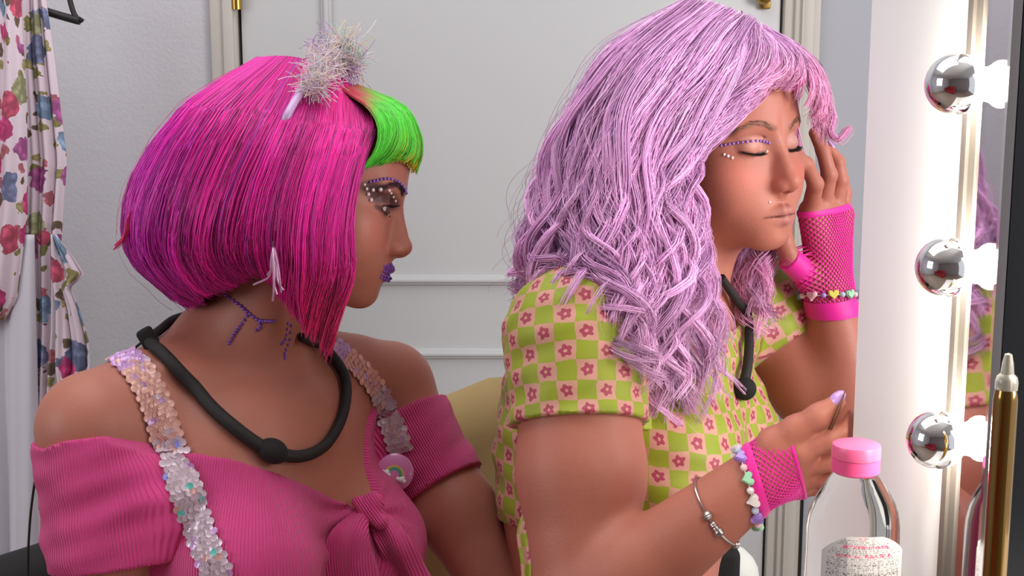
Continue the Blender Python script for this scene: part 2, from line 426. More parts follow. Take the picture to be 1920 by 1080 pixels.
def arc_dist(q, pts, w=None):
    """distance in the face's front plane (x,z) to a polyline and position 0..1 along it"""
    pts = np.asarray(pts, float); best = np.full(len(q), 9.); tt = np.zeros(len(q)); n = len(pts) - 1
    for i in range(n):
        a, b = pts[i], pts[i + 1]; ab = b - a; pa = q[:, [0, 2]] - a; t = np.clip(pa @ ab / (ab @ ab), 0, 1)
        d = np.linalg.norm(pa - t[:, None] * ab, axis=1); m = d < best; best[m] = d[m]; tt[m] = (i + t[m]) / n
    return best, tt
def mixc(c, col, m): return c * (1 - m[:, None]) + np.asarray(col) * m[:, None]
def limb(pts, rad, k=.012):
    pts = [np.asarray(p) for p in pts]; return [(rc(pts[i], pts[i + 1], rad[i], rad[i + 1]), 'u', k) for i in range(len(pts) - 1)]
M_skin = mat('skin', attr='Col', rough=.48, noise=(55, .045), bump=(420, .12), Subsurface_Weight=.12, Subsurface_Scale=.01, Specular_IOR_Level=.35)
M_skin.node_tree.nodes['Principled BSDF'].inputs['Subsurface Radius'].default_value = (1.0, .35, .2)
SKIN1 = lin(182, 116, 98); SKIN2 = lin(184, 114, 96)

# ------------------------------------------------------------------ the person in pink (left)
H1O = V(598, 360, 1.45); H1M = headR(math.radians(0), math.radians(13), math.radians(-1)); H1S = .935
T1 = V(455, 690, 1.48); A1 = math.radians(36)
f1 = np.array([math.cos(A1), -math.sin(A1), 0]); r1 = np.array([-math.sin(A1), -math.cos(A1), 0]); u1 = np.array([0, 0, 1.])
B1 = np.array([r1, f1, u1]).T
def t1(r, f, u): return T1 + r1 * r + f1 * f + u1 * u
SR1 = V(172, 812, 1.37); ER1 = V(225, 1230, 1.37); WR1 = V(420, 1420, 1.25)
SL1 = V(730, 738, 1.60); EL1 = V(985, 1190, 1.52); WL1 = V(1010, 1420, 1.36)
skull_base1 = H1O + H1M @ np.array([0, -.022, -.060]) * H1S
torso1 = [(el(t1(0, .005, -.15), (.150, .098, .16), B1), 'u', .02),
          (el(t1(0, .025, -.34), (.125, .088, .20), B1), 'u', .05),
          (rc(t1(.02, -.012, -.035), SR1 + u1 * .012, .052, .048), 'u', .05),
          (rc(t1(-.02, -.012, -.035), SL1 + u1 * .012, .052, .048), 'u', .05),
          (rc(t1(0, -.030, .035), SR1 * .70 + T1 * .30 + u1 * .026, .034, .022), 'u', .05),
          (rc(t1(0, -.030, .035), SL1 * .70 + T1 * .30 + u1 * .026, .034, .022), 'u', .05),
          (el(t1(0, .058, -.10), (.105, .045, .085), B1), 'u', .05),
          (el(t1(.082, .100, -.190), (.064, .060, .066), B1), 'u', .045),
          (el(t1(-.084, .100, -.190), (.064, .060, .066), B1), 'u', .045),
          (rc(t1(.018, .046, -.012), t1(.110, .010, .004), .0060, .003), 'u', .022),
          (rc(t1(-.018, .046, -.012), t1(-.110, .010, .004), .0060, .003), 'u', .022),
          (sp(t1(0, .060, -.006), .010), 's', .022)]
arms1 = limb([SR1, SR1 * .5 + ER1 * .5, ER1, WR1], [.051, .046, .037, .027], .02) + limb([SL1, SL1 * .5 + EL1 * .5, EL1, WL1], [.048, .044, .036, .026], .02)
neck1 = [(rc(skull_base1, t1(0, -.006, -.03), .049, .053), 'u', .03),
         (rc(H1O + H1M @ np.array([.052, -.02, -.045]) * H1S, t1(.014, .044, -.010), .011, .009), 'u', .025),
         (rc(H1O + H1M @ np.array([-.052, -.02, -.045]) * H1S, t1(-.014, .044, -.010), .011, .009), 'u', .025),
         (sp(H1O + H1M @ np.array([0, .018, -.115]) * H1S, .012), 'u', .03)]
def hand_prims(wrist, mc, fingers, thumb, thick=(.016, .0125)):
    """all joints in view space; fingers = four joint lists from the knuckle on"""
    P = []
    for i, fg in enumerate(fingers):
        P.append((rc(wrist + (fg[0] - wrist) * .12, fg[0], thick[0], thick[1]), 'u', .014))
    for i, fg in enumerate(fingers):
        q = [.0105, .0088, .0078, .0064] if i < 3 else [.0092, .0078, .0068, .0056]
        P += limb(fg, q, .0035)
    P += [(rc(mc, thumb[0], .018, .0145), 'u', .014)] + limb(thumb, [.0140, .0112, .0100, .0072], .006)
    return P
body1 = torso1 + arms1 + neck1 + loc(head_prims(False, .004, .006), H1O, H1M, H1S)
# order: the head's own hollows must not be refilled, so the head joins last
def sdf1(p): return ev(body1, p)
cloth1 = torso1 + arms1[:1] + arms1[1:2] + arms1[3:5]
person1 = empty('person', toW(V(430, 1500, 1.5)) * np.array([1, 1, 0]), 'person in off-shoulder pink ribbed top and pink bob wig, looking right in profile', 'person')
_v, _q = surf(sdf1, V(60, 100, 1.45) + [0, -.30, -.46 - .24], (.04, 1.76, .20), .0029 * VOX)
_fr = lambda p: ((((p - H1O) @ H1M) / H1S)[:, 1] > .035) & (np.linalg.norm(p - H1O, axis=1) < .15)
_v, _q = refine(_v, _q, sdf1, _fr, .0029 * VOX)
_me = npmesh('body', toW(_v), quads=_q)
def face_local(v, O, M, s):
    q = ((v - O) @ M) / s; return q
def brow_pts(): return [(.012, .0185), (.022, .0235), (.034, .0255), (.046, .0205), (.052, .0150)]
q = face_local(_v, H1O, H1M, H1S); qa = q.copy(); qa[:, 0] = np.abs(qa[:, 0])
c = np.tile(SKIN1, (len(_v), 1))
front = smooth01(qa[:, 1], .03, .05)
c = mixc(c, lin(198, 112, 96), .5 * front * np.exp(-(((qa[:, 0] - .042) / .020) ** 2 + ((qa[:, 2] + .035) / .018) ** 2)))
d, tt = arc_dist(qa, [(.016, .004), (.031, .0085), (.046, .007), (.054, .014)])
c = mixc(c, lin(58, 36, 40), .85 * front * (1 - smooth01(d, .003, .0115)))
d, tt = arc_dist(qa, brow_pts()); c = mixc(c, lin(72, 46, 52), .92 * front * (1 - smooth01(d, .0022, .0048)))
d, tt = arc_dist(qa, [(.019, -.006), (.031, -.0085), (.045, -.004)]); c = mixc(c, lin(46, 30, 30), .8 * front * (1 - smooth01(d, .001, .004)))
c = mixc(c, lin(116, 62, 142), front * lip_mask(qa, .004, .006))
setcol(_me, c)
link('body', _me, M_skin, person1)

# clothing helpers
def rib_material(name, col, pitch, dist=.0007):
    m = mat(name, col, .75, noise=(18, .05), Sheen_Weight=.15); N = m.node_tree.nodes; L = m.node_tree.links
    a = N.new('ShaderNodeAttribute'); a.attribute_name = 'UVc'; sx = N.new('ShaderNodeSeparateXYZ'); L.new(a.outputs['Vector'], sx.inputs[0])
    mu = N.new('ShaderNodeMath'); mu.operation = 'MULTIPLY'; mu.inputs[1].default_value = 2 * math.pi / pitch; L.new(sx.outputs[0], mu.inputs[0])
    si = N.new('ShaderNodeMath'); si.operation = 'SINE'; L.new(mu.outputs[0], si.inputs[0])
    b = N.new('ShaderNodeBump'); b.inputs['Strength'].default_value = 1.0; b.inputs['Distance'].default_value = dist
    L.new(si.outputs[0], b.inputs['Height']); L.new(b.outputs['Normal'], N['Principled BSDF'].inputs['Normal']); return m
def axis_frame(a, b):
    t = (b - a) / np.linalg.norm(b - a); u = np.cross(t, [0, 1., 0]); u /= np.linalg.norm(u); return t, u, np.cross(t, u)
def arm_uv(v, a, b, r):
    t, u, w = axis_frame(a, b); q = v - a; return np.c_[np.arctan2(q @ w, q @ u) * r, q @ t, np.zeros(len(v))]
def phi_of(p, T, f, r, back=.02):
    q = p - (T + f * back); return np.arctan2(q @ r, q @ f)
def skin_cloth(name, f, lo, hi, h, m, parent, uv):
    v, qd = surf(f, lo, hi, h); me = npmesh(name, toW(v), quads=qd); setvec(me, 'UVc', uv(v)); return link(name, me, m, parent)
M_pink = rib_material('pink_rib_knit', lin(230, 66, 140), .0027)
neck_px = [(88, 842), (130, 826), (200, 817), (260, 828), (300, 848), (370, 850), (430, 860), (520, 888), (600, 925), (650, 948), (684, 962), (697, 930), (730, 815), (752, 768), (800, 745)]
_n = hit(sdf1, neck_px); _ph = phi_of(_n, T1, f1, r1); _u = (_n - T1) @ u1
_o = np.argsort(_ph); _ph = np.r_[-np.pi, -2.3, _ph[_o], 2.4, np.pi]; _u = np.r_[-.06, -.055, _u[_o], -.06, -.06]
knot1 = hit(sdf1, [(690, 962)], lift=.012)[0]
def neck1_f(p): return (p - T1) @ u1 - np.interp(phi_of(p, T1, f1, r1), _ph, _u)
t1cl = torso1
def top1_f(p):
    d = ev(t1cl, p); n = neck1_f(p); q = p - knot1; rk = np.sqrt((q * q).sum(1))
    a = np.arctan2(q @ u1, q @ r1)
    d = d - .0038 - .0030 * np.exp(-rk / .055) * (np.cos(a * 11 + 3 * np.sin(rk * 40)) + .4) * smooth01(rk, .005, .03)
    return np.maximum(d.astype(np.float32), n.astype(np.float32))
def sleeve_f(S, E, rad, t_end, neckf, off, wr, seed, low=-.25, extra=(), rmax=.3):
    prims = list(extra) + limb([S, S * .5 + E * .5, E], rad, .03); t, u, w = axis_frame(S, E); Ln = np.linalg.norm(E - S)
    def f(p):
        q = p - S; al = q @ t; an = np.arctan2(q @ w, q @ u)
        rr = np.linalg.norm(q - al[:, None] * t, axis=1); d = ev(prims, p) - off - wr * (np.sin(al * 130 + 2.0 * np.sin(an * 2 + seed) + seed) * np.sin(an * 1.5 + al * 25 + seed) + .55 * np.sin(al * 210 - an * 3 + 2 * seed))
        return np.maximum(np.maximum(np.maximum(d, rr - rmax), al - t_end * Ln), np.maximum(neckf(p), low * Ln - al)).astype(np.float32)
    return f
top1 = skin_cloth('pink_top', top1_f, t1(0, 0, -.35) - np.array([.21, .21, .06]), t1(0, 0, 0) + np.array([.22, .21, .03]), .0030 * VOX, M_pink, person1,
                  lambda v: np.c_[phi_of(v, T1, f1, r1) * .135, (v - T1) @ u1, np.zeros(len(v))])
SlR = sleeve_f(SR1, ER1, [.051, .046, .037], .585, neck1_f, .0055, .0013, 1.0, extra=[(rc(SR1 + (ER1 - SR1) * .12, t1(.115, .035, -.13), .040, .045), 'u', .03), (rc(SR1 + (ER1 - SR1) * .36, t1(.115, .045, -.21), .034, .03), 'u', .03)])
skin_cloth('sleeve', SlR, SR1 - np.array([.09, .09, .24]), SR1 + np.array([.11, .09, .07]), .0030 * VOX, M_pink, person1, lambda v: arm_uv(v, SR1, ER1, .052))
_tL = axis_frame(SL1, EL1)[0]; _low = float(((hit(sdf1, [(778, 756)])[0] - SL1) @ _tL) / np.linalg.norm(EL1 - SL1))
SlL = sleeve_f(SL1, EL1, [.048, .044, .036], .40, lambda p: np.full(len(p), -1., np.float32), .0055, .0013, 2.2, low=_low, extra=[(rc(SL1 + (EL1 - SL1) * .10, t1(-.118, .040, -.13), .036, .040), 'u', .03)])
skin_cloth('sleeve', SlL, SL1 - np.array([.10, .09, .16]), SL1 + np.array([.14, .09, .07]), .0030 * VOX, M_pink, person1, lambda v: arm_uv(v, SL1, EL1, .050))
def dress1(p): return np.minimum(np.minimum(sdf1(p), top1_f(p)), np.minimum(SlR(p), SlL(p)))
# the knot and its two tails
def ribbon(name, cen, half, thick, m, parent, side, fold=.0, n=26, pitch=None):
    """a folded strip of cloth: cen (K,3) view space, half widths, side = width direction"""
    C = spline(cen, n); W = spline(np.asarray(half)[:, None], n)[:, 0]; T = np.gradient(C, axis=0); T /= np.linalg.norm(T, axis=1, keepdims=True)
    S = side - (T @ side)[:, None] * T; S /= np.linalg.norm(S, axis=1, keepdims=True); Nn = np.cross(T, S)
    k = 22; x = np.linspace(-1, 1, k); top = []; bot = []
    prof = np.sqrt(np.maximum(1 - x ** 2, 0)); wav = fold * np.sin(x * 4.2 + .6)
    ring = np.concatenate([np.stack([x, thick * (prof + wav)], 1), np.stack([x[::-1][1:-1], thick * (-.35 * prof + wav)[::-1][1:-1]], 1)])
    nr = len(ring)
    Vt = C[:, None] + S[:, None] * (ring[None, :, 0:1] * W[:, None, None]) + Nn[:, None] * ring[None, :, 1:2] * (.35 + .65 * smooth01(W, 0, W.max()))[:, None, None]
    i = np.arange(n - 1)[:, None] * nr; j = np.arange(nr)[None]; j2 = (j + 1) % nr
    qd = np.stack([i + j, i + j2, i + nr + j2, i + nr + j], -1).reshape(-1, 4)
    me = npmesh(name, toW(Vt.reshape(-1, 3)), quads=qd)
    setvec(me, 'UVc', np.stack([(ring[None, :, 0] * W[:, None]), np.repeat(np.arange(n)[:, None] * .004, nr, 1), np.zeros((n, nr))], -1).reshape(-1, 3))
    return link(name, me, m, parent)
def tail(pix, half, lifts):
    p = hit(dress1, pix)
    for i in range(1, len(p)):
        if p[i, 1] > 1.7: p[i] = V(*pix[i], p[i - 1, 1])
    p = p + np.array([0, -1., 0]) * np.asarray(lifts)[:, None]
    ribbon('tie_tail', p, half, .007, M_pink, top1, np.array([1., 0, 0]), fold=.55)
tail([(684, 952), (664, 990), (656, 1035), (664, 1100), (672, 1150)], [.006, .018, .026, .031, .034], [.012, .016, .015, .014, .014])
tail([(698, 950), (722, 985), (748, 1030), (776, 1088), (788, 1112)], [.006, .014, .018, .020, .021], [.010, .012, .012, .012, .012])
_kq = [(el(knot1 + np.array([0, -.004, .002]), (.013, .011, .017), np.array([[.94, 0, .34], [0, 1, 0], [-.34, 0, .94]])), 'u', .006), (rc(knot1 + np.array([-.014, -.004, .008]), knot1 + np.array([.010, -.010, -.012]), .006, .008), 'u', .006)]
skin_cloth('tie_knot', lambda p: ev(_kq, p), knot1 - .04, knot1 + .04, .0016 * VOX, M_pink, top1, lambda v: np.c_[(v - knot1) @ np.array([.8, .0, .6]), np.zeros(len(v)), np.zeros(len(v))])

# ------------------------------------------------------------------ the person in green (right)
H2O = V(1350, 268, 1.50); H2M = headR(math.radians(53), math.radians(6), math.radians(8)); H2S = .955
SR2 = V(1082, 640, 1.355); ER2 = V(1098, 1150, 1.29); WR2 = V(1425, 893, 1.225)
SL2 = V(1425, 585, 1.66); EL2 = V(1622, 862, 1.60); WL2 = V(1556, 560, 1.595)
T2 = V(1235, 545, 1.53); A2 = math.radians(30)
f2 = np.array([math.cos(A2), -math.sin(A2), 0]); r2 = np.array([-math.sin(A2), -math.cos(A2), 0]); B2 = np.array([r2, f2, u1]).T
def t2(r, f, u): return T2 + r2 * r + f2 * f + u1 * u
sb2 = H2O + H2M @ np.array([0, -.022, -.060]) * H2S
torso2 = [(el(t2(0, -.028, -.16), (.150, .108, .175), B2), 'u', .02),
          (el(t2(0, -.050, -.34), (.135, .105, .20), B2), 'u', .05),
          (el(t2(0, -.075, -.18), (.135, .10, .18), B2), 'u', .05),
          (rc(t2(.02, -.015, -.045), SR2 + u1 * .006, .060, .056), 'u', .05),
          (rc(t2(-.02, -.015, -.045), SL2 + u1 * .006, .060, .052), 'u', .05),
          (rc(t2(0, -.03, .04), SR2 * .7 + T2 * .3 + u1 * .026, .038, .026), 'u', .05),
          (rc(t2(0, -.03, .04), SL2 * .7 + T2 * .3 + u1 * .026, .038, .026), 'u', .05),
          (el(t2(0, .034, -.12), (.105, .05, .09), B2), 'u', .05),
          (el(t2(.078, .052, -.195), (.066, .064, .070), B2), 'u', .05),
          (el(t2(-.078, .052, -.195), (.066, .064, .070), B2), 'u', .05)]
arms2 = limb([SR2, SR2 * .5 + ER2 * .5, ER2, ER2 * .72 + WR2 * .28, WR2], [.062, .0585, .045, .0435, .0265], .02) + \
        limb([SL2, SL2 * .5 + EL2 * .5, EL2, EL2 * .72 + WL2 * .28, WL2], [.053, .048, .040, .040, .0265], .02)
neck2 = [(rc(sb2, t2(0, .0, -.03), .048, .055), 'u', .03),
         (rc(H2O + H2M @ np.array([.052, -.02, -.045]) * H2S, t2(.014, .05, -.012), .011, .009), 'u', .025),
         (rc(H2O + H2M @ np.array([-.052, -.02, -.045]) * H2S, t2(-.014, .05, -.012), .011, .009), 'u', .025)]
# near hand, pinching tweezers
NH_f = [VA([(1502, 846, 1.200), (1560, 822, 1.186), (1592, 802, 1.186), (1600, 780, 1.182)]),
        VA([(1506, 870, 1.215), (1568, 866, 1.198), (1600, 846, 1.205), (1606, 822, 1.210)]),
        VA([(1505, 892, 1.230), (1562, 896, 1.216), (1594, 880, 1.232), (1590, 862, 1.246)]),
        VA([(1500, 908, 1.246), (1546, 916, 1.236), (1572, 904, 1.252), (1568, 888, 1.266)])]
NH_t = VA([(1452, 832, 1.208), (1492, 804, 1.196), (1537, 779, 1.184), (1570, 754, 1.180)])
hand_n = hand_prims(WR2, WR2 * .85 + NH_t[0] * .15, NH_f, NH_t, (.0175, .0130))
# far hand, fingers up beside the eye
FH_f = [VA([(1519, 396, 1.560), (1529, 345, 1.530), (1512, 308, 1.515), (1494, 292, 1.505)]),
        VA([(1541, 392, 1.568), (1555, 328, 1.550), (1543, 282, 1.548), (1527, 249, 1.546)]),
        VA([(1561, 394, 1.578), (1576, 338, 1.568), (1571, 304, 1.566), (1557, 282, 1.565)]),
        VA([(1578, 402, 1.590), (1584, 362, 1.592), (1580, 338, 1.592), (1571, 320, 1.592)])]
FH_t = VA([(1518, 520, 1.575), (1483, 488, 1.560), (1470, 455, 1.556), (1474, 428, 1.555)])
hand_f = hand_prims(WL2, WL2 * .85 + FH_t[0] * .15, FH_f, FH_t, (.0185, .0135))
body2 = torso2 + arms2 + hand_n + hand_f + neck2 + loc(head_prims(True, .0022, .0065, -.0055, 1.22), H2O, H2M, H2S)
def sdf2(p): return ev(body2, p)
person2 = empty('person', toW(V(1180, 1500, 1.5)) * np.array([1, 1, 0]), 'person in green checked flower tee and curly lilac wig, eyes closed, holding tweezers', 'person')
_v, _q = surf(sdf2, (-.07, 1.12, -.46), (.44, 1.78, .27), .0029 * VOX)
_fr = lambda p: (((((p - H2O) @ H2M) / H2S)[:, 1] > .03) & (np.linalg.norm(p - H2O, axis=1) < .15)) | (np.linalg.norm(p - NH_f[1][1], axis=1) < .075) | (np.linalg.norm(p - FH_f[1][1], axis=1) < .075)
_v, _q = refine(_v, _q, sdf2, _fr, .0029 * VOX)
_me = npmesh('body', toW(_v), quads=_q)
q = face_local(_v, H2O, H2M, H2S); qa = q.copy(); qa[:, 0] = np.abs(qa[:, 0])
c = np.tile(SKIN2, (len(_v), 1)); inhead = np.linalg.norm(_v - H2O, axis=1) < .16
front = smooth01(qa[:, 1], .03, .05) * inhead
c = mixc(c, lin(202, 104, 88), .55 * front * np.exp(-(((qa[:, 0] - .042) / .020) ** 2 + ((qa[:, 2] + .032) / .017) ** 2)))
c = mixc(c, lin(204, 118, 98), .5 * front * np.exp(-(((qa[:, 0]) / .014) ** 2 + ((qa[:, 2] + .040) / .014) ** 2)))
c = mixc(c, lin(198, 150, 140), .75 * front * np.exp(-(((qa[:, 0] - .031) / .015) ** 2 + ((qa[:, 2] - .004) / .007) ** 2)))
d, tt = arc_dist(qa, brow_pts()); c = mixc(c, lin(136, 90, 72), .7 * front * (1 - smooth01(d, .0018, .0046)))
d, tt = arc_dist(qa, [(.019, -.0065), (.031, -.0090), (.044, -.0050)]); c = mixc(c, lin(60, 36, 34), .85 * front * (1 - smooth01(d, .0006, .0026)))
c = mixc(c, lin(186, 118, 112), .85 * front * lip_mask(qa, .0022, .0065, -.0055))
d, tt = arc_dist(qa, [(0, -.0767), (.014, -.0767), (.0245, -.0772)]); c = mixc(c, lin(92, 48, 46), .8 * front * smooth01(qa[:, 1], .06, .07) * (1 - smooth01(d, .0004, .0016)))  # slit between the lips painted darker to imitate its shade
setcol(_me, c)
link('body', _me, M_skin, person2)

def flower_material():
    m = mat('green_check_flower_print', (.4, .5, .05), .6, Sheen_Weight=.1); nt = m.node_tree; N = nt.nodes; L = nt.links
    def math_(op, a, b=None):
        n = N.new('ShaderNodeMath'); n.operation = op
        for i, x in enumerate((a, b)):
            if x is None: continue
            if isinstance(x, (int, float)): n.inputs[i].default_value = x
            else: L.new(x, n.inputs[i])
        return n.outputs[0]
    at = N.new('ShaderNodeAttribute'); at.attribute_name = 'UVc'
    nz = N.new('ShaderNodeTexNoise'); nz.inputs['Scale'].default_value = 60; L.new(at.outputs['Vector'], nz.inputs['Vector'])
    wob = N.new('ShaderNodeMix'); wob.data_type = 'VECTOR'; wob.inputs['Factor'].default_value = .006
    L.new(at.outputs['Vector'], wob.inputs['A']); L.new(nz.outputs['Color'], wob.inputs['B'])
    sx = N.new('ShaderNodeSeparateXYZ'); L.new(wob.outputs['Result'], sx.inputs[0])
    cx = math_('DIVIDE', sx.outputs[0], .0178); cy = math_('DIVIDE', sx.outputs[1], .0178)
    ix = math_('FLOOR', cx); iy = math_('FLOOR', cy)
    par = math_('FLOORED_MODULO', math_('ADD', ix, iy), 2.0)
    fx = math_('SUBTRACT', math_('SUBTRACT', cx, ix), .5); fy = math_('SUBTRACT', math_('SUBTRACT', cy, iy), .5)
    r = math_('SQRT', math_('ADD', math_('MULTIPLY', fx, fx), math_('MULTIPLY', fy, fy)))
    th = math_('ARCTAN2', fy, fx)
    lob = math_('ADD', math_('MULTIPLY', math_('COSINE', math_('MULTIPLY', th, 5.0)), .055), .285)
    fl = math_('LESS_THAN', r, lob); cen = math_('LESS_THAN', r, .085)
    def mixn(fac, A, B):
        n = N.new('ShaderNodeMix'); n.data_type = 'RGBA'; L.new(fac, n.inputs['Factor'])
        for nm, x in (('A', A), ('B', B)):
            if hasattr(x, 'is_linked'): L.new(x, n.inputs[nm])
            else: n.inputs[nm].default_value = (*x, 1)
        return n.outputs['Result']
    cell = mixn(cen, mixn(fl, lin(206, 150, 130), lin(168, 60, 84)), lin(206, 150, 130))
    n2 = N.new('ShaderNodeTexNoise'); n2.inputs['Scale'].default_value = 30; L.new(at.outputs['Vector'], n2.inputs['Vector'])
    green = mixn(n2.outputs['Fac'], lin(126, 142, 18), lin(168, 176, 42))
    L.new(mixn(par, green, cell), N['Principled BSDF'].inputs['Base Color']); return m
M_flower = flower_material()
def neck2_f(p): q = p - t2(0, .035, .065); return .118 - np.sqrt((q * q).sum(1))
def hem2(p): return -.250 - (p - T2) @ u1
def top2_f(p):
    q = p - T2; a = np.arctan2(q @ r2, q @ f2); z = q @ u1
    d = ev(torso2, p) - .0045 - .0018 * np.sin(z * 85 + 2 * np.sin(a * 2.3) + a * 3) * np.sin(a * 4 + 1) - .0012 * np.sin(z * 150 - a * 6)
    return np.maximum(np.maximum(d, neck2_f(p)), hem2(p)).astype(np.float32)
top2 = skin_cloth('green_tee', top2_f, t2(0, -.03, -.36) - np.array([.21, .22, 0]), t2(0, 0, 0) + np.array([.22, .23, .10]), .0030 * VOX, M_flower, person2,
                  lambda v: np.c_[phi_of(v, T2, f2, r2, 0.) * .145, (v - T2) @ u1 + (v - T2) @ f2 * .15, np.zeros(len(v))])
none = lambda p: np.full(len(p), -1., np.float32)
Sl2R = sleeve_f(SR2, ER2, [.062, .0595, .045], .315, none, .0062, .0014, .4, low=-.26, extra=torso2, rmax=.088)
skin_cloth('sleeve', Sl2R, SR2 - np.array([.10, .10, .13]), SR2 + np.array([.10, .10, .09]), .0030 * VOX, M_flower, person2, lambda v: arm_uv(v, SR2, ER2, .064))
Sl2L = sleeve_f(SL2, EL2, [.053, .048, .040], .27, none, .0062, .0014, 1.4, low=-.26, extra=torso2, rmax=.078)
skin_cloth('sleeve', Sl2L, SL2 - np.array([.09, .09, .11]), SL2 + np.array([.12, .09, .09]), .0030 * VOX, M_flower, person2, lambda v: arm_uv(v, SL2, EL2, .055))
def dress2(p): return np.minimum(np.minimum(sdf2(p), top2_f(p)), np.minimum(Sl2R(p), Sl2L(p)))
# fishnet gloves: strands laid on the hand
M_net = mat('neon_pink_net', lin(238, 24, 158), .55, Sheen_Weight=.2)
def wrap(prims, a, b, s, th, lift, R0=.085):
    t, u, w = axis_frame(a, b); o = a + (b - a) * np.asarray(s)[..., None]; dr = np.cos(th)[..., None] * u + np.sin(th)[..., None] * w
    sh = o.shape; o = o.reshape(-1, 3); dr = dr.reshape(-1, 3); rho = np.full(len(o), R0)
    for _ in range(40): rho = np.maximum(rho - ev(prims, o + dr * rho[:, None]) * .9, .004)
    return (o + dr * (rho + lift)[:, None]).reshape(sh)
def glove(prims, a, b, n_around, cell, band_lo, band_hi, skew, label):
    """net from s=0 (wrist) to s=1 (knuckles); skew(theta) bends the knuckle edge"""
    Lg = np.linalg.norm(b - a); turns = Lg / cell / n_around; K = 40; S = []
    sk = lambda s, th: s * skew(th)
    for j in range(n_around):
        for sg in (1, -1):
            s = np.linspace(0, 1, K); th = 2 * np.pi * (j / n_around + sg * turns * s); S.append(wrap(prims, a, b, sk(s, th), th, .0006))
    root = strands('fishnet_glove', np.array(S), .00075, np.tile(lin(238, 24, 158), (len(S), 1)), M_net, person2, sides=4, label=label)
    for s0, s1, th_ in ((*band_lo, .0022), (*band_hi, .0014)):
        ns = 9; th = np.linspace(0, 2 * np.pi, 61)[:-1]; ss = np.linspace(s0, s1, ns)
        g = np.stack([wrap(prims, a, b, sk(np.full(60, x), th), th, .0008 + th_ * math.sin(math.pi * (.12 + .76 * i / (ns - 1)))) for i, x in enumerate(ss)])
        i = np.arange(ns - 1)[:, None] * 60; jj = np.arange(60)[None]; j2 = (jj + 1) % 60
        me = npmesh('band', toW(g.reshape(-1, 3)), quads=np.stack([i + jj, i + j2, i + 60 + j2, i + 60 + jj], -1).reshape(-1, 4)); link('glove_band', me, M_net, root)
    return root
fore_f = limb([EL2 * .72 + WL2 * .28, WL2], [.040, .0265], .02)
palm_f = fore_f + hand_f[:4] + [hand_f[-4]] + [(rc(FH_t[0], FH_t[1], .0145, .0125), 'u', .012)]
ga = WL2 + (EL2 - WL2) * .10; gb = (FH_f[0][0] + FH_f[1][0] + FH_f[2][0] + FH_f[3][0]) / 4
glove(palm_f, ga, gb + (gb - WL2) * .03, 34, .0062, (0., .16), (.965, 1.02), lambda th: 1.0 + 0 * th, 'neon pink fishnet glove on the raised hand')
fore_n = limb([ER2 * .72 + WR2 * .28, WR2], [.0435, .0265], .02)
palm_n = fore_n + hand_n[:4] + [hand_n[-4]]
gc = WR2 + (ER2 - WR2) * .05; gd = (NH_f[0][0] + NH_f[1][0] + NH_f[2][0] + NH_f[3][0]) / 4
glove(palm_n, gc, gd, 38, .0050, (0., .22), (.97, 1.04), lambda th: .92 + 0 * th, 'neon pink fishnet glove on the hand with tweezers')

_th = [(rc(FH_t[0] + (WL2 - FH_t[0]) * .3, FH_t[1], .0150, .0132), 'u', .01)]; _tx = (FH_t[1] - FH_t[0]) / np.linalg.norm(FH_t[1] - FH_t[0])
_v, _q = surf(lambda p: np.maximum(ev(_th, p) - .0012, (p - FH_t[1]) @ _tx - .004).astype(np.float32), FH_t[1] - .04, FH_t[0] + .05, .0018 * VOX)
link('glove_thumb', npmesh('glove_thumb', toW(_v), quads=_q), M_net, [o for o in person2.children if o.name.startswith('fishnet')][0])

# tie ends at the back hem and the pink lace edge at the front
for k_, px_ in enumerate(((985, 992), (1003, 1000))):
    p_ = VA([(px_[0], px_[1] - 30, 1.44), (px_[0] - 6, px_[1] + 10, 1.425), (px_[0] + 2 + 6 * k_, px_[1] + 60, 1.42), (px_[0] + 4 + 8 * k_, px_[1] + 120, 1.42)])
    ribbon('tie_end', p_, [.003, .006, .007, .006], .003, M_flower, top2, np.array([1., .3, 0]), fold=.4)
M_lace = mat('pink_lace', lin(206, 104, 120), .7)
_hp = hit(top2_f, [(1190 + 12 * k, 985 - 3 * k) for k in range(12)]); _hp[:, 2] = (T2 + u1 * -.2512)[2]
for p_ in snap(top2_f, _hp, .0008, 2): BM().ball(toW(p_), .0026, 10, 6).build('lace_scallop', M_lace, top2)
# ------------------------------------------------------------------ wigs
def hair_mat(name, rough=.38, sheen=.1):
    return mat(name, attr='Col', rough=rough, Specular_IOR_Level=.45, Anisotropic=.0, Sheen_Weight=sheen)
M_hair = hair_mat('synthetic_hair')
def key_guides(keys, K=40): return np.stack([spline(VA(k), K) for k in keys])
def at_t(G, t):
    """smooth blend of guides at fractional positions t -> (N,K,3)"""
    n = len(G); i = np.clip(np.floor(t).astype(int), 0, n - 2); u = (t - i)[:, None, None]
    g = lambda j: G[np.clip(j, 0, n - 1)]
    a, b, c, d = g(i - 1), g(i), g(i + 1), g(i + 2)
    return .5 * (2 * b + (c - a) * u + (2 * a - 5 * b + 4 * c - d) * u ** 2 + (3 * b - a - 3 * c + d) * u ** 3)
def resample(S, e, n):
    """keep the first e (N) of every strand, n points"""
    N, K, _ = S.shape; x = np.linspace(0, 1, n)[None] * e[:, None] * (K - 1); i = np.minimum(x.astype(int), K - 2); u = (x - i)[..., None]
    r = np.arange(N)[:, None]; return S[r, i] * (1 - u) + S[r, i + 1] * u
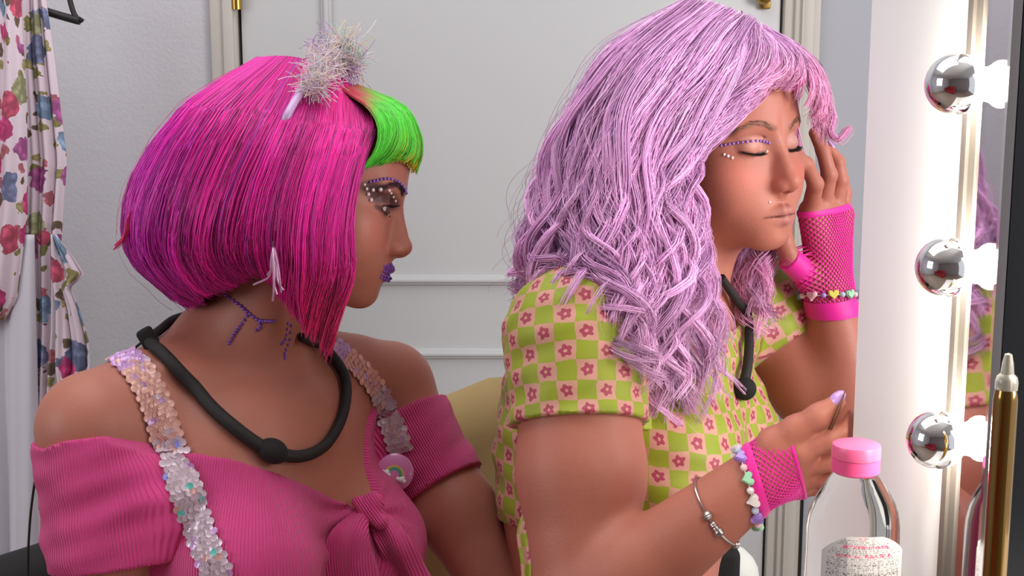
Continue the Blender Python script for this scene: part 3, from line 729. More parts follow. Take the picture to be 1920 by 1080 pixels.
def loft(name, G, col, m, parent, closed=False, **k):
    n, K, _ = G.shape; i = np.arange(n if closed else n - 1)[:, None] * K; i2 = ((np.arange(n if closed else n - 1)[:, None] + 1) % n) * K; j = np.arange(K - 1)[None]
    me = npmesh(name, toW(G.reshape(-1, 3)), quads=np.stack([i + j, i2 + j, i2 + j + 1, i + j + 1], -1).reshape(-1, 4)); setcol(me, np.tile(col, (n * K, 1)))
    return link(name, me, m, parent, **k)
def px_of(p): return 960 + FPX * p[..., 0] / p[..., 1], 540 - FPX * p[..., 2] / p[..., 1]
def mir(keys, dc): return [[(a, b, 2 * dc - d) for a, b, d in k] for k in keys]
# --- straight pink bob
near1 = [[(672, 168, 1.445), (704, 238, 1.385), (676, 330, 1.362), (660, 420, 1.352), (664, 505, 1.362), (640, 585, 1.378), (618, 668, 1.392)],
         [(650, 152, 1.444), (668, 240, 1.368), (640, 340, 1.342), (622, 430, 1.334), (622, 510, 1.342), (606, 570, 1.365), (592, 640, 1.385)],
         [(615, 128, 1.443), (606, 230, 1.354), (570, 340, 1.328), (556, 430, 1.324), (556, 505, 1.336), (552, 560, 1.358), (556, 608, 1.378)],
         [(575, 112, 1.443), (528, 215, 1.346), (476, 330, 1.322), (452, 420, 1.322), (450, 475, 1.338), (470, 510, 1.365), (496, 520, 1.388)],
         [(540, 106, 1.444), (450, 205, 1.350), (384, 330, 1.330), (356, 430, 1.332), (360, 490, 1.348), (388, 532, 1.372), (412, 550, 1.394)],
         [(510, 106, 1.446), (384, 200, 1.378), (308, 325, 1.366), (280, 425, 1.368), (290, 490, 1.380), (332, 541, 1.398), (366, 564, 1.412)],
         [(490, 107, 1.448), (350, 198, 1.415), (262, 325, 1.410), (240, 425, 1.410), (256, 492, 1.416), (314, 546, 1.426), (354, 574, 1.430)],
         [(480, 108, 1.450), (344, 198, 1.450), (252, 325, 1.450), (233, 425, 1.450), (250, 492, 1.450), (308, 546, 1.450), (350, 576, 1.450)]]
G1 = key_guides(near1 + mir(near1[-2::-1], 1.45))
ax1 = H1O.copy()
def inward(S, amt, ax, zc=True):
    """amt broadcast (N,1): draw strands toward the upright axis through the head"""
    T = S.copy(); T[..., 0] += (ax[0] - S[..., 0]) * amt; T[..., 1] += (ax[1] - S[..., 1]) * amt; T[..., 2] += (ax[2] - .02 - S[..., 2]) * amt * .55; return T
wig1 = loft('wig', inward(at_t(G1, np.linspace(0, 14, 90)), .085, ax1), lin(178, 18, 110), M_hair, person1, label='hot pink straight bob wig')
r_ = np.random.default_rng(11)
NL = 420; lt = np.r_[r_.uniform(0, 7.2, 330), r_.uniform(7.2, 14, 90)]
lk_in = r_.uniform(0, .085, NL); lk_ph = r_.uniform(0, 6.28, NL); lk_e = r_.uniform(.86, 1.02, NL); lk_c = r_.normal(0, 1, NL); lk_w = r_.uniform(.06, .16, NL)
per = 18; li = np.repeat(np.arange(NL), per); n = len(li); K1 = 12
t = np.clip(lt[li] + r_.normal(0, 1, n) * lk_w[li], -.05, 14.05)
S = at_t(G1, t); s_ = np.linspace(0, 1, 40)[None]
tc = lt[li]; S = S + (at_t(G1, tc) - S) * (.35 * s_ ** 2)[..., None]                  # locks draw together toward the tips
amt = (np.clip(lk_in[li] + r_.uniform(-.02, .03, n), -.012, .12))[:, None]; S = inward(S, amt * (.35 + .65 * s_), ax1)
w = .0042 * np.sin(s_ * 6 + lk_ph[li][:, None]) * s_; S[..., 0] += w; S[..., 1] += w * .6; S += r_.normal(0, .0007, (n, 1, 3)) * s_[..., None]
S = resample(S, np.clip(lk_e[li] + r_.normal(0, .02, n), .7, 1.03), K1)
X, Y = px_of(S); base = np.array(lin(238, 30, 168)); bk = smooth01(X, 420, 250)[..., None]; fr = (smooth01(Y, 430, 620) * smooth01(X, 480, 600))[..., None]; tp = (smooth01(Y, 330, 130) * smooth01(X, 500, 640))[..., None]
c = base * (1 - bk) + lin(206, 38, 176) * bk; c = c * (1 - fr) + lin(232, 52, 120) * fr; c = c * (1 - .6 * tp) + lin(226, 44, 118) * .6 * tp
c = c * np.clip(1 + .24 * lk_c[li] + r_.normal(0, .16, n), .30, 1.7)[:, None, None]
pur = (r_.random(n) < .05)[:, None, None]; c = np.where(pur, c * .3 + .7 * lin(150, 70, 190), c)
rad = .00054 * (1 - .55 * np.linspace(0, 1, K1) ** 3)[None]
strands('hair', S, rad, c, M_hair, wig1, label='hot pink hair strands')
# stray tip at the nape and a few loose hairs
st = np.stack([spline(VA([(300, 330, 1.41), (246, 400, 1.40), (236, 440, 1.40), (216, 462 + 4 * k / 30, 1.40 + .0006 * k)]), K1) + r_.normal(0, .0012, (1, 3)) for k in range(34)])
strands('hair', st, rad, np.tile(lin(226, 46, 112), (34, 1)), M_hair, wig1)
fl = at_t(G1, r_.uniform(0, 14, 70)); fl = inward(fl, -r_.uniform(.01, .05, (70, 1)) * s_, ax1) + np.cumsum(r_.normal(0, .0009, (70, 40, 3)), 1)
strands('hair', resample(fl, r_.uniform(.4, 1, 70), K1), .00022, np.tile(lin(232, 80, 170), (70, 1)), M_hair, wig1)
# --- green fringe with a yellow underside
fr1 = [[(640, 168, 1.420), (690, 200, 1.380), (712, 240, 1.366), (706, 282, 1.362), (682, 314, 1.366)],
       [(650, 164, 1.425), (712, 200, 1.390), (734, 240, 1.376), (722, 280, 1.374), (694, 308, 1.378)],
       [(658, 162, 1.435), (736, 204, 1.402), (754, 248, 1.390), (746, 282, 1.386), (724, 302, 1.388)],
       [(664, 160, 1.442), (752, 202, 1.420), (776, 250, 1.412), (776, 284, 1.410), (764, 300, 1.410)],
       [(668, 158, 1.450), (756, 196, 1.450), (788, 250, 1.450), (791, 290, 1.450), (782, 318, 1.450)]]
GF = key_guides(fr1 + mir(fr1[-2::-1], 1.45))
fringe = loft('fringe', inward(at_t(GF, np.linspace(0, 8, 40)), .03, ax1), lin(44, 130, 40), M_hair, wig1, label='neon green fringe with yellow tips')
n = 1700; t = np.where(r_.random(n) < .7, r_.uniform(0, 4.3, n), r_.uniform(4.3, 8, n)); lk = np.round(t * 7) / 7
S = at_t(GF, t); S = S + (at_t(GF, lk) - S) * (.6 * s_ ** 2)[..., None]; dp = r_.uniform(-.01, .05, n)
S = inward(S, dp[:, None] * (.3 + .7 * s_), ax1) + r_.normal(0, .0006, (n, 1, 3)) * s_[..., None]
S = resample(S, np.clip(r_.normal(.97, .05, n),   .7, 1.08), 11); X, Y = px_of(S)
c = np.tile(lin(84, 214, 52), (n, 11, 1)) * np.clip(r_.normal(1, .16, n), .5, 1.5)[:, None, None]
yl = smooth01(dp, -.008, .014)[:, None] * smooth01(Y, 225, 280) * smooth01(X, 715, 755); c = c * (1 - yl[..., None]) + lin(226, 190, 40) * yl[..., None]
rt = (smooth01(X, 712, 676) * smooth01(Y, 270, 215))[..., None]; c = c * (1 - rt) + lin(206, 66, 84) * rt
strands('hair', S, .00050, c, M_hair, fringe)
# --- curly lilac wig
near2 = [[(1426, 62, 1.490), (1452, 122, 1.426), (1394, 196, 1.400), (1314, 272, 1.390), (1286, 350, 1.386), (1306, 430, 1.384), (1314, 505, 1.392), (1338, 590, 1.400), (1352, 680, 1.404), (1372, 760, 1.410)],
         [(1422, 58, 1.490), (1446, 118, 1.420), (1392, 190, 1.395), (1312, 262, 1.385), (1280, 340, 1.380), (1300, 425, 1.375), (1286, 500, 1.372), (1276, 590, 1.370), (1284, 690, 1.378), (1312, 800, 1.392)],
         [(1400, 44, 1.488), (1380, 122, 1.398), (1322, 205, 1.372), (1276, 290, 1.362), (1262, 370, 1.358), (1268, 450, 1.352), (1256, 540, 1.350), (1240, 630, 1.352), (1238, 710, 1.360), (1262, 800, 1.375)],
         [(1370, 30, 1.486), (1310, 112, 1.385), (1246, 205, 1.356), (1208, 300, 1.344), (1200, 385, 1.340), (1206, 465, 1.335), (1204, 550, 1.332), (1200, 640, 1.330), (1208, 710, 1.335), (1232, 770, 1.345)],
         [(1340, 18, 1.486), (1242, 105, 1.384), (1176, 205, 1.352), (1144, 300, 1.338), (1134, 390, 1.333), (1140, 465, 1.326), (1156, 530, 1.318), (1172, 590, 1.305), (1196, 640, 1.300), (1216, 690, 1.310)],
         [(1315, 10, 1.490), (1190, 98, 1.400), (1122, 205, 1.374), (1086, 300, 1.362), (1070, 390, 1.356), (1070, 455, 1.345), (1084, 505, 1.332), (1104, 540, 1.315), (1130, 575, 1.300), (1150, 610, 1.295)],
         [(1300, 8, 1.500), (1158, 94, 1.438), (1084, 205, 1.420), (1040, 300, 1.412), (1016, 385, 1.406), (1004, 450, 1.400), (1008, 500, 1.390), (1018, 530, 1.380), (1030, 545, 1.372), (1045, 560, 1.365)],
         [(1290, 8, 1.515), (1148, 92, 1.490), (1076, 200, 1.482), (1030, 295, 1.478), (1000, 380, 1.474), (982, 450, 1.470), (974, 505, 1.466), (970, 540, 1.462), (968, 560, 1.460), (966, 575, 1.458)],
         [(1290, 8, 1.530), (1152, 92, 1.540), (1084, 200, 1.550), (1042, 295, 1.555), (1016, 380, 1.560), (1000, 450, 1.565), (994, 505, 1.568), (990, 535, 1.570), (988, 555, 1.572), (986, 570, 1.575)],
         [(1300, 10, 1.540), (1200, 92, 1.610), (1150, 200, 1.640), (1126, 300, 1.655), (1110, 385, 1.660), (1104, 450, 1.665), (1102, 500, 1.670), (1104, 530, 1.675), (1108, 550, 1.68), (1112, 565, 1.69)],
         [(1340, 20, 1.540), (1300, 100, 1.640), (1276, 200, 1.680), (1268, 300, 1.690), (1270, 390, 1.690), (1278, 455, 1.690), (1290, 515, 1.690), (1300, 570, 1.690), (1310, 610, 1.690), (1320, 640, 1.690)],
         [(1380, 34, 1.536), (1394, 108, 1.630), (1396, 205, 1.668), (1396, 300, 1.676), (1400, 390, 1.672), (1398, 460, 1.620), (1400, 510, 1.570), (1404, 560, 1.535), (1414, 605, 1.520), (1432, 645, 1.515)],
         [(1410, 50, 1.530), (1462, 112, 1.600), (1490, 190, 1.635), (1494, 270, 1.650), (1486, 360, 1.650), (1462, 430, 1.620), (1436, 490, 1.575), (1430, 545, 1.540), (1438, 590, 1.525), (1466, 630, 1.520)]]
G2 = key_guides(near2, 60); ax2 = H2O.copy(); nG = len(near2) - 1
wig2 = loft('wig', inward(resample(at_t(G2, np.linspace(0, nG, 90)), np.full(90, .60), 40), .10, ax2), lin(158, 98, 160), M_hair, person2, label='long curly lilac wig')  # base layer coloured darker to imitate shade in the gaps between locks
r_ = np.random.default_rng(5)
def curly(G, lt, per, K, r_, ax, wl=(3.0, 5.5), A0=.003, A1=.013, rad0=.0065, rad1=.0035, inn=(0, .06), emin=.8, colfn=None, thick=.00048, name='hair', parent=None, tipcurl=.5):
    NL = len(lt); li = np.repeat(np.arange(NL), per); n = len(li); Kg = G.shape[1]; s = np.linspace(0, 1, Kg)[None]
    C = at_t(G, lt); e = r_.uniform(emin, 1.0, NL); C = resample(C, e, Kg); C = inward(C, r_.uniform(*inn, NL)[:, None] * (.4 + .6 * s), ax)
    T = np.gradient(C, axis=1); T /= np.linalg.norm(T, axis=2, keepdims=True)
    out = C - np.array([ax[0], ax[1], 0]); out[..., 2] = 0; out /= np.maximum(np.linalg.norm(out, axis=2, keepdims=True), 1e-6)
    U = out - (out * T).sum(2, keepdims=True) * T; U /= np.maximum(np.linalg.norm(U, axis=2, keepdims=True), 1e-6); W = np.cross(T, U)
    fq = r_.uniform(*wl, NL)[:, None]; ph = r_.uniform(0, 6.28, NL)[:, None]; sg = np.sign(r_.normal(size=NL))[:, None]
    A = (A0 + (A1 - A0) * s ** 1.3) * r_.uniform(.5, 1.35, NL)[:, None]
    arg = 2 * np.pi * fq * s ** (1 + .25 * tipcurl) + ph
    C = C + W * (A * np.cos(arg))[..., None] + U * (A * .75 * sg * np.sin(arg))[..., None]
    rr = (rad0 + (rad1 - rad0) * s) * r_.uniform(.6, 1.3, NL)[:, None]
    a = r_.uniform(0, 6.28, n); q = np.sqrt(r_.random(n)); sp_ = 1.0 + .5 * r_.normal(size=n)
    S = C[li] + U[li] * (rr[li] * (q * np.cos(a))[:, None])[..., None] + W[li] * (rr[li] * (q * np.sin(a))[:, None])[..., None]
    jit = np.cumsum(r_.normal(0, .00022, (n, Kg, 3)), 1) * s[..., None]; S = S + jit
    S = resample(S, np.clip(r_.normal(.97, .06, n), .6, 1.0), K)
    c = colfn(S, r_.normal(0, 1, NL)[li], n)
    strands(name, S, thick * (1 - .5 * np.linspace(0, 1, K) ** 3)[None], c, M_hair, parent)
def lilac(S, lk, n):
    X, Y = px_of(S); c = np.tile(lin(226, 162, 222), (*S.shape[:2], 1)); u = r_.random(n)
    v = np.clip(.5 + .28 * lk + r_.normal(0, .15, n), 0, 1)[:, None, None]
    c = c * (1 - v) + lin(240, 184, 230) * v
    pk = (smooth01(X, 1380, 1480) * smooth01(Y, 60, 160))[..., None]; c = c * (1 - pk) + lin(246, 166, 210) * pk
    lo = (smooth01(Y, 480, 700) * .45)[..., None]; c = c * (1 - lo) + lin(222, 176, 204) * lo
    dk = (r_.random(n) < .14)[:, None, None]; c = np.where(dk, c * .66, c); lt_ = (r_.random(n) < .10)[:, None, None]; c = np.where(lt_, c * .5 + .5 * lin(250, 222, 236), c)
    return c * np.clip(1.04 + .20 * lk, .55, 1.45)[:, None, None]
curly(G2, np.r_[r_.uniform(0, 6.2, 160), r_.uniform(6.2, 10, 32), r_.uniform(10.3, nG, 36)], 20, 25, r_, ax2, wl=(2.2, 3.6), colfn=lilac, parent=wig2, A0=.002, A1=.013, rad0=.008, rad1=.0045, inn=(.0, .07))
curly(G2, r_.uniform(0, 6.5, 62), 24, 30, r_, ax2, wl=(2.8, 4.2), A0=.002, A1=.020, rad0=.007, rad1=.0028, inn=(-.035, .02), emin=.85, colfn=lilac, parent=wig2)
curly(G2, r_.uniform(0.6, nG, 200), 1, 58, r_, ax2, wl=(1.6, 3.2), A0=.004, A1=.022, inn=(-.08, .02), emin=.5, colfn=lilac, thick=.00026, parent=wig2)
curly(G2, np.r_[r_.uniform(0.3, 4.6, 15), r_.uniform(4.6, 6.6, 5)], 40, 34, r_, ax2, wl=(2.2, 3.4), A0=.004, A1=.027, rad0=.0075, rad1=.0045, inn=(-.06, -.01), emin=.9, colfn=lilac, parent=wig2)
# fringe of the lilac wig, swept over the brow to both sides
fr2 = [[(1418, 60, 1.480), (1430, 96, 1.425), (1416, 140, 1.398), (1372, 196, 1.386), (1326, 250, 1.384), (1300, 300, 1.385)],
       [(1422, 58, 1.480), (1448, 92, 1.420), (1446, 128, 1.398), (1414, 166, 1.388), (1370, 210, 1.384), (1330, 262, 1.382)],
       [(1426, 58, 1.482), (1466, 88, 1.428), (1482, 114, 1.405), (1472, 140, 1.398), (1450, 150, 1.398), (1432, 152, 1.400)],
       [(1430, 58, 1.486), (1482, 88, 1.444), (1512, 120, 1.428), (1524, 156, 1.424), (1520, 188, 1.426), (1508, 214, 1.430)],
       [(1432, 58, 1.492), (1492, 90, 1.470), (1530, 128, 1.462), (1546, 176, 1.462), (1546, 222, 1.466), (1536, 262, 1.470)],
       [(1432, 58, 1.500), (1490, 92, 1.500), (1534, 136, 1.508), (1552, 186, 1.515), (1556, 236, 1.520), (1552, 290, 1.530)]]
GF2 = key_guides(fr2, 60)
curly(GF2, r_.uniform(0, 5, 70), 20, 15, r_, ax2, wl=(.8, 1.6), A0=.001, A1=.005, rad0=.005, rad1=.003, inn=(-.01, .035), colfn=lilac, parent=wig2)
# loose curl past the brow
lc = np.stack([spline(VA([(1540, 175, 1.50), (1562, 215, 1.50), (1556, 245, 1.50), (1572, 262, 1.50), (1592, 240, 1.50)]), 20) + r_.normal(0, .0022, (1, 3)) for k in range(40)])
strands('hair', lc, .0004, np.tile(lin(244, 170, 216), (40, 1)), M_hair, wig2)
# ------------------------------------------------------------------ eyes and lashes
def hl(O, M, s, p): return O + (np.asarray(p, float) * s) @ M.T
M_eye = mat('eye', attr='Col', rough=.12); M_lash = mat('lash', attr='Col', rough=.6)
for sx in (1, -1):
    b = BM().ball((0, 0, 0), .0128 * H1S, 28, 20); me = b.mesh('eye')
    n = np.empty(len(me.vertices) * 3, np.float32); me.vertices.foreach_get('co', n); n = n.reshape(-1, 3) / (.0128 * H1S)
    g = np.array([0, .985, -.17]); g = H1M @ g; ca = (n @ (RV @ g)); c = np.tile(lin(216, 204, 200), (len(n), 1)); c = mixc(c, lin(70, 44, 30), smooth01(ca, .86, .89)); c = mixc(c, lin(8, 6, 6), smooth01(ca, .965, .975)); setcol(me, c)
    link('eye', me, M_eye, person1, loc=toW(hl(H1O, H1M, H1S, (sx * .031, .0700, -.0005))))
r_ = np.random.default_rng(9)
def lashes2(O, M, s, sd, pts, n, length, a, parent, rad=.00030):
    for sx in (1, -1):
        P = spline(np.array(pts) * np.array([sx, 1, 1]), n); P = snap(sd, hl(O, M, s, P)); S = []
        for i in range(n):
            u = i / (n - 1); d = np.array([sx * a[0] * (u - .3), a[1], a[2]]); d = (d / np.linalg.norm(d)) @ M.T; up = M[:, 2]
            L = length * (.6 + .4 * math.sin(math.pi * (.15 + .7 * u))) * r_.uniform(.85, 1.1); k = np.linspace(0, 1, 6)[:, None]
            S.append(P[i] + d * L * k + up * L * a[3] * k ** 2)
        strands('lashes', np.array(S), rad * (1 - .8 * np.linspace(0, 1, 6))[None], np.tile(lin(14, 10, 12), (n, 1)), M_lash, parent)
lashes2(H1O, H1M, H1S, sdf1, [(.019, .084, .001), (.031, .086, .0015), (.044, .078, -.001)], 44, .0105, (1.3, 1.0, -.30, .5), person1, .00042)
lashes2(H1O, H1M, H1S, sdf1, [(.020, .082, -.0075), (.031, .084, -.0085), (.043, .078, -.005)], 26, .0055, (1.0, 1.0, -.6, 0), person1, .0003)
lashes2(H2O, H2M, H2S, sdf2, [(.019, .0850, -.0066), (.031, .0860, -.0085), (.045, .0775, -.0050)], 46, .0085, (1.2, 1.0, -.75, .35), person2, .00036)
# brows as short hairs
def brow(O, M, s, sd, parent, col, n=150):
    for sx in (1, -1):
        u = r_.random(n); p2 = spline(np.array(brow_pts()), 60)[(u * 59).astype(int)]; w = .0030 * (1 - .65 * u)
        P = np.stack([sx * p2[:, 0], .09 - .6 * np.maximum(p2[:, 0] - .02, 0), p2[:, 1] + r_.uniform(-1, 1, n) * w], 1); A = snap(sd, hl(O, M, s, P), .0002)
        d = np.stack([sx * np.full(n, .8), -.2 + 0 * u, .55 - .9 * u], 1) @ M.T; B = snap(sd, A + d * .0052 * s, .0006)
        strands('eyebrow', np.stack([A, (A + B) / 2 , B], 1), .00022 * np.array([1, .9, .3])[None], np.tile(col, (n, 1)), M_lash, parent)
brow(H1O, H1M, H1S, sdf1, person1, lin(52, 34, 38)); brow(H2O, H2M, H2S, sdf2, person2, lin(128, 86, 68), 110)

# ------------------------------------------------------------------ stuck-on gems
M_pearl = mat('pearl', lin(244, 224, 226), .15, Coat_Weight=.6); M_gem = mat('purple_gem', lin(150, 104, 206), .12, .35, Coat_Weight=1.0); M_gemd = mat('violet_gem', lin(134, 80, 194), .12, .3, Coat_Weight=1.0)
def _half(m): return BM().ball((0, 0, 0), 1, 12, 8).mesh('gem')
_gm = {}
def gems(name, f, pix, r, m, parent, lift=.25):
    if m.name not in _gm: _gm[m.name] = _half(m)
    P = hit(f, pix); g = grad(f, P)[1]; rr = [r] * len(P) if np.isscalar(r) else r
    for p, n_, q in zip(P, g, rr):
        o = link(name, _gm[m.name], m, parent); o.location = Vector(toW(p + n_ * q * lift)); o.scale = (q, q, q)
def along(pts, n): return spline(np.array(pts, float), n)
gems('pearl', sdf1, [(683, 346), (687, 354), (690, 364), (695, 375), (699, 356), (713, 355), (729, 357)], [.0016, .0018, .0020, .0022, .0020, .0023, .0019], M_pearl, person1)
gems('gem', sdf1, along([(694, 341), (711, 337), (728, 335), (745, 340), (757, 351), (761, 362)], 14), .0018, M_gem, person1)
gems('pearl', sdf1, [(733, 362), (737, 369), (741, 377), (727, 404)], .0014, M_pearl, person1)
gems('gem', sdf1, along([(410, 541), (430, 558), (450, 572), (466, 586), (484, 600), (500, 602), (512, 602)], 18), .0021, M_gemd, person1)
gems('gem', sdf1, along([(463, 592), (450, 612), (440, 626), (430, 644)], 9), .0020, M_gemd, person1)
gems('gem', sdf1, along([(487, 605), (488, 613), (481, 619)], 4), .0019, M_gemd, person1)
gems('gem', sdf1, along([(540, 606), (536, 632), (528, 645)], 6), .0016, M_gemd, person1)
gems('gem', sdf1, along([(546, 610), (542, 640), (534, 660), (534, 672)], 8), .0017, M_gemd, person1)
_lg = [hl(H1O, H1M, H1S, (.001 + .0055 * k * sx, .100 - .0032 * k, z + .0006 * k * dz)) for sx in (1, -1) for z, dz in ((-.0635, -1), (-.0668, -1), (-.0762, 1), (-.0800, 1.4)) for k in range(4)]
for p_, g_ in zip(snap(sdf1, np.array(_lg)), grad(sdf1, snap(sdf1, np.array(_lg)))[1]):
    o = link('gem', _gm[M_gemd.name], M_gemd, person1); o.location = Vector(toW(p_ + g_ * .0003)); o.scale = (.0015,) * 3
gems('gem', sdf2, along([(1352, 273), (1375, 269), (1400, 266), (1425, 264), (1442, 268)], 13), .0016, M_gem, person2)
gems('pearl', sdf2, [(1358, 290), (1365, 293), (1373, 296), (1438, 284), (1443, 379)], [.0016, .0018, .0017, .0013, .0014], M_pearl, person2)

# ------------------------------------------------------------------ nails of the two hands
M_nail = mat('lilac_nail', lin(196, 150, 214), .15, Coat_Weight=.8)
def nail(tip, prev, r, view, parent):
    t = (tip - prev) / np.linalg.norm(tip - prev); n_ = np.asarray(view, float); n_ = n_ - (n_ @ t) * t; n_ /= np.linalg.norm(n_); s_ = np.cross(t, n_)
    Mw = RV @ np.array([s_, t, n_]).T; m4 = Matrix(Mw.tolist()).to_4x4(); c_ = toW(tip + t * .0025 + n_ * r * .62)
    BM().ball((0, 0, 0), (r * .78, .0085, r * .42), 16, 10).build('nail', M_nail, parent); o = COL.objects[-1]
    o.matrix_basis = Matrix.Translation(Vector(c_)) @ m4
nail(NH_t[3], NH_t[2], .0078, (-.25, -.75, .75), person2)
nail(NH_f[0][3], NH_f[0][2], .0064, (.6, -.6, .5), person2)
for k_ in range(1, 4): nail(FH_f[k_][3], FH_f[k_][2], .0062, (1, -.1, .2), person2)

# ------------------------------------------------------------------ sequin straps, badge
def sequin_mat(name, col): return mat(name, lin(*col), .30, .15, Coat_Weight=.35, Thin_Film_Thickness=380., Thin_Film_IOR=1.4)
SQ = [sequin_mat('sequin_lilac', (214, 166, 218)), sequin_mat('sequin_peach', (236, 182, 172)), sequin_mat('sequin_white', (222, 198, 210)), sequin_mat('sequin_mint', (120, 226, 214)), sequin_mat('sequin_blue', (150, 150, 236))]
M_band = mat('strap_elastic', lin(214, 170, 186), .6)
_sq = []
for m_ in SQ:
    b = BM().lathe([(0, .0004), (.0019, .0001), (.0039, .0007), (.0039, .0003), (.0019, -.0003), (0, 0)], (0, 0, 0), n=8); me = b.mesh('sequin'); me.materials.append(m_); _sq.append(me)
def strap(pix, half, rows, cols, f, side_sign, label):
    P = hit(f, along(pix, rows)); P = P[P[:, 1] < 1.8]; rows = len(P); P = spline(P[::3] if rows > 12 else P, rows); Nn = grad(f, P)[1]; T = np.gradient(P, axis=0); T /= np.linalg.norm(T, axis=1, keepdims=True); S = np.cross(T, Nn); S /= np.linalg.norm(S, axis=1, keepdims=True)
    # band under the sequins
    L_ = [snap(f, P + S * half * x, .0016) for x in np.linspace(-1, 1, 7)]; g = np.stack(L_, 1); n, k, _ = g.shape
    i = np.arange(n - 1)[:, None] * k; j = np.arange(k - 1)[None]; me = npmesh('strap', toW(g.reshape(-1, 3)), quads=np.stack([i + j, i + j + 1, i + k + j + 1, i + k + j], -1).reshape(-1, 4))
    st_ = link('sequin_strap', me, M_band, person1, label=label)
    A_, B_ = np.meshgrid(np.arange(n), np.arange(cols), indexing='ij'); A_ = A_.ravel(); B_ = B_.ravel()
    x = ((B_ + .5 + np.where(A_ % 2, .25, -.25)) / cols * 2 - 1) * 1.06
    Q = snap(f, P[A_] + S[A_] * (half * x)[:, None], .0026, 4); NN = grad(f, Q)[1]
    NN = NN + T[A_] * (.28 + r_.normal(0, .12, len(A_)))[:, None] + S[A_] * r_.normal(0, .16, len(A_))[:, None]
    for a, b, p, nn in zip(A_, B_, Q, NN):
        u = a / n; w_ = r_.random()
        k_ = (0 if u < .13 else 1 if u < .46 else 2) if w_ < .82 else int(r_.integers(0, 3)) if w_ < .95 or u < .45 else int(r_.integers(3, 5))  # iridescent shift with angle painted as colours by place along the strap
        o = link('sequin', _sq[k_], None, st_); o.rotation_mode = 'QUATERNION'; o.rotation_quaternion = Vector(RV @ nn).to_track_quat('Z', 'Y'); o.location = Vector(toW(p))
    return st_
strap([(226, 668), (258, 694), (288, 752), (312, 818), (336, 885), (360, 952), (386, 1022), (416, 1095)], .0140, 50, 6, dress1, 1, 'iridescent sequin strap on the near shoulder')
strap([(628, 652), (662, 682), (698, 722), (724, 770), (742, 815), (756, 862)], .0115, 27, 5, dress1, 1, 'iridescent sequin strap on the far shoulder')
M_badge = mat('badge_pink', lin(232, 140, 200), .2, Coat_Weight=.8); M_ylw = mat('print_yellow', lin(238, 206, 90), .3); M_grn = mat('print_green', lin(110, 190, 130), .3); M_blu = mat('print_teal', lin(90, 170, 176), .3); M_wht = mat('print_white', lin(244, 240, 244), .3)
bp = hit(dress1, [(736, 882)])[0]; bn = grad(dress1, bp[None], .006)[1][0]; bn = bn * .5 + np.array([.10, -.85, .15]); bn /= np.linalg.norm(bn); bp = bp + bn * .008 + np.array([.003, -.010, 0])
bu = np.array([.42, 0, .91]); bu = bu - (bu @ bn) * bn; bu /= np.linalg.norm(bu); bx = np.cross(bu, bn)
bw, nw, uw, xw = toW(bp), RV @ bn, RV @ bu, RV @ bx
if (xw @ np.array([1, 0, 0])) < 0: xw = -xw
badge = empty('pin_badge', bw, 'round pink pin badge with a rainbow and clouds', 'badge')
BM().lathe([(0, .0042), (.010, .0036), (.017, .0022), (.0205, 0), (.0205, -.0018), (.019, -.0028), (0, -.0028)], bw, nw).build('badge_disc', M_badge, badge)
def arc_band(r0, r1, name, m):
    n = 24; a = np.linspace(0, math.pi, n); poly = [(r1 * math.cos(x), r1 * math.sin(x)) for x in a] + [(r0 * math.cos(x), r0 * math.sin(x)) for x in a[::-1]]
    BM().prism(poly, bw + nw * .0030 - uw * .003, xw, uw, nw, .0011).build(name, m, badge)
arc_band(.0090, .0108, 'rainbow_band', M_ylw); arc_band(.0072, .0090, 'rainbow_band', M_grn); arc_band(.0054, .0072, 'rainbow_band', M_blu)
for sg in (-1, 1):
    m_ = BM()
    for dx, dy, rr in ((0, 0, .0034), (.0034, -.0006, .0027), (-.0034, -.0006, .0027), (.001, .002, .0026)):
        m_.ball(bw + nw * .0032 + xw * (sg * .0092 + dx) + uw * (-.0045 + dy), (rr, rr, rr), 14, 8)
    m_.build('cloud', M_wht, badge)

# ------------------------------------------------------------------ neck-loop microphones
M_mic = mat('mic_cord', lin(30, 24, 24), .7, bump=(900, .3)); M_micd = mat('mic_foam', lin(22, 18, 18), .85, bump=(600, .5))
mp = [(280, 650), (304, 672), (345, 712), (400, 772), (450, 815), (490, 842), (520, 853), (560, 856), (600, 838), (628, 796), (640, 748), (634, 704), (606, 664), (572, 636), (552, 626)]
P = hit(lambda p: np.minimum(dress1(p), 9), along(mp, 60)); rr_ = np.interp(np.arange(60), [0, 8, 24, 36, 48, 59], [.0062, .0068, .0070, .0056, .0060, .0050])
P = snap(dress1, P, .006); P = spline(P[::2], 60)
back = np.stack([P[-1], t1(-.045, -.03, .055), t1(0, -.075, .055), t1(.055, -.065, .050), P[0]]); Pb = snap(sdf1, spline(back, 24), .005); Pb[0] = P[-1]; Pb[-1] = P[0]
mic1 = empty('neck_microphone', toW(hit(dress1, [(503, 850)])[0]), 'thick black neck-loop microphone hanging over the pink top', 'microphone')
BM().tube(toW(P), rr_, 14).build('cord', M_mic, mic1)
BM().tube(toW(Pb), .005, 10).build('cord_back', M_mic, mic1)
kp = hit(dress1, [(503, 848)], lift=.010)[0]; BM().ball(toW(kp), (.0155, .012, .0125), 24, 16, Matrix.Rotation(.45, 4, 'Y')).build('mic_head', M_micd, mic1)
cp = P[0]; BM().box((-.008, -.007, -.011), (.008, .007, .011), .004, 3).build('clip', M_micd, mic1); COL.objects[-1].matrix_basis = Matrix.Translation(Vector(toW(cp + np.array([0, 0, .003])))) @ Matrix.Rotation(-.5, 4, 'Y')
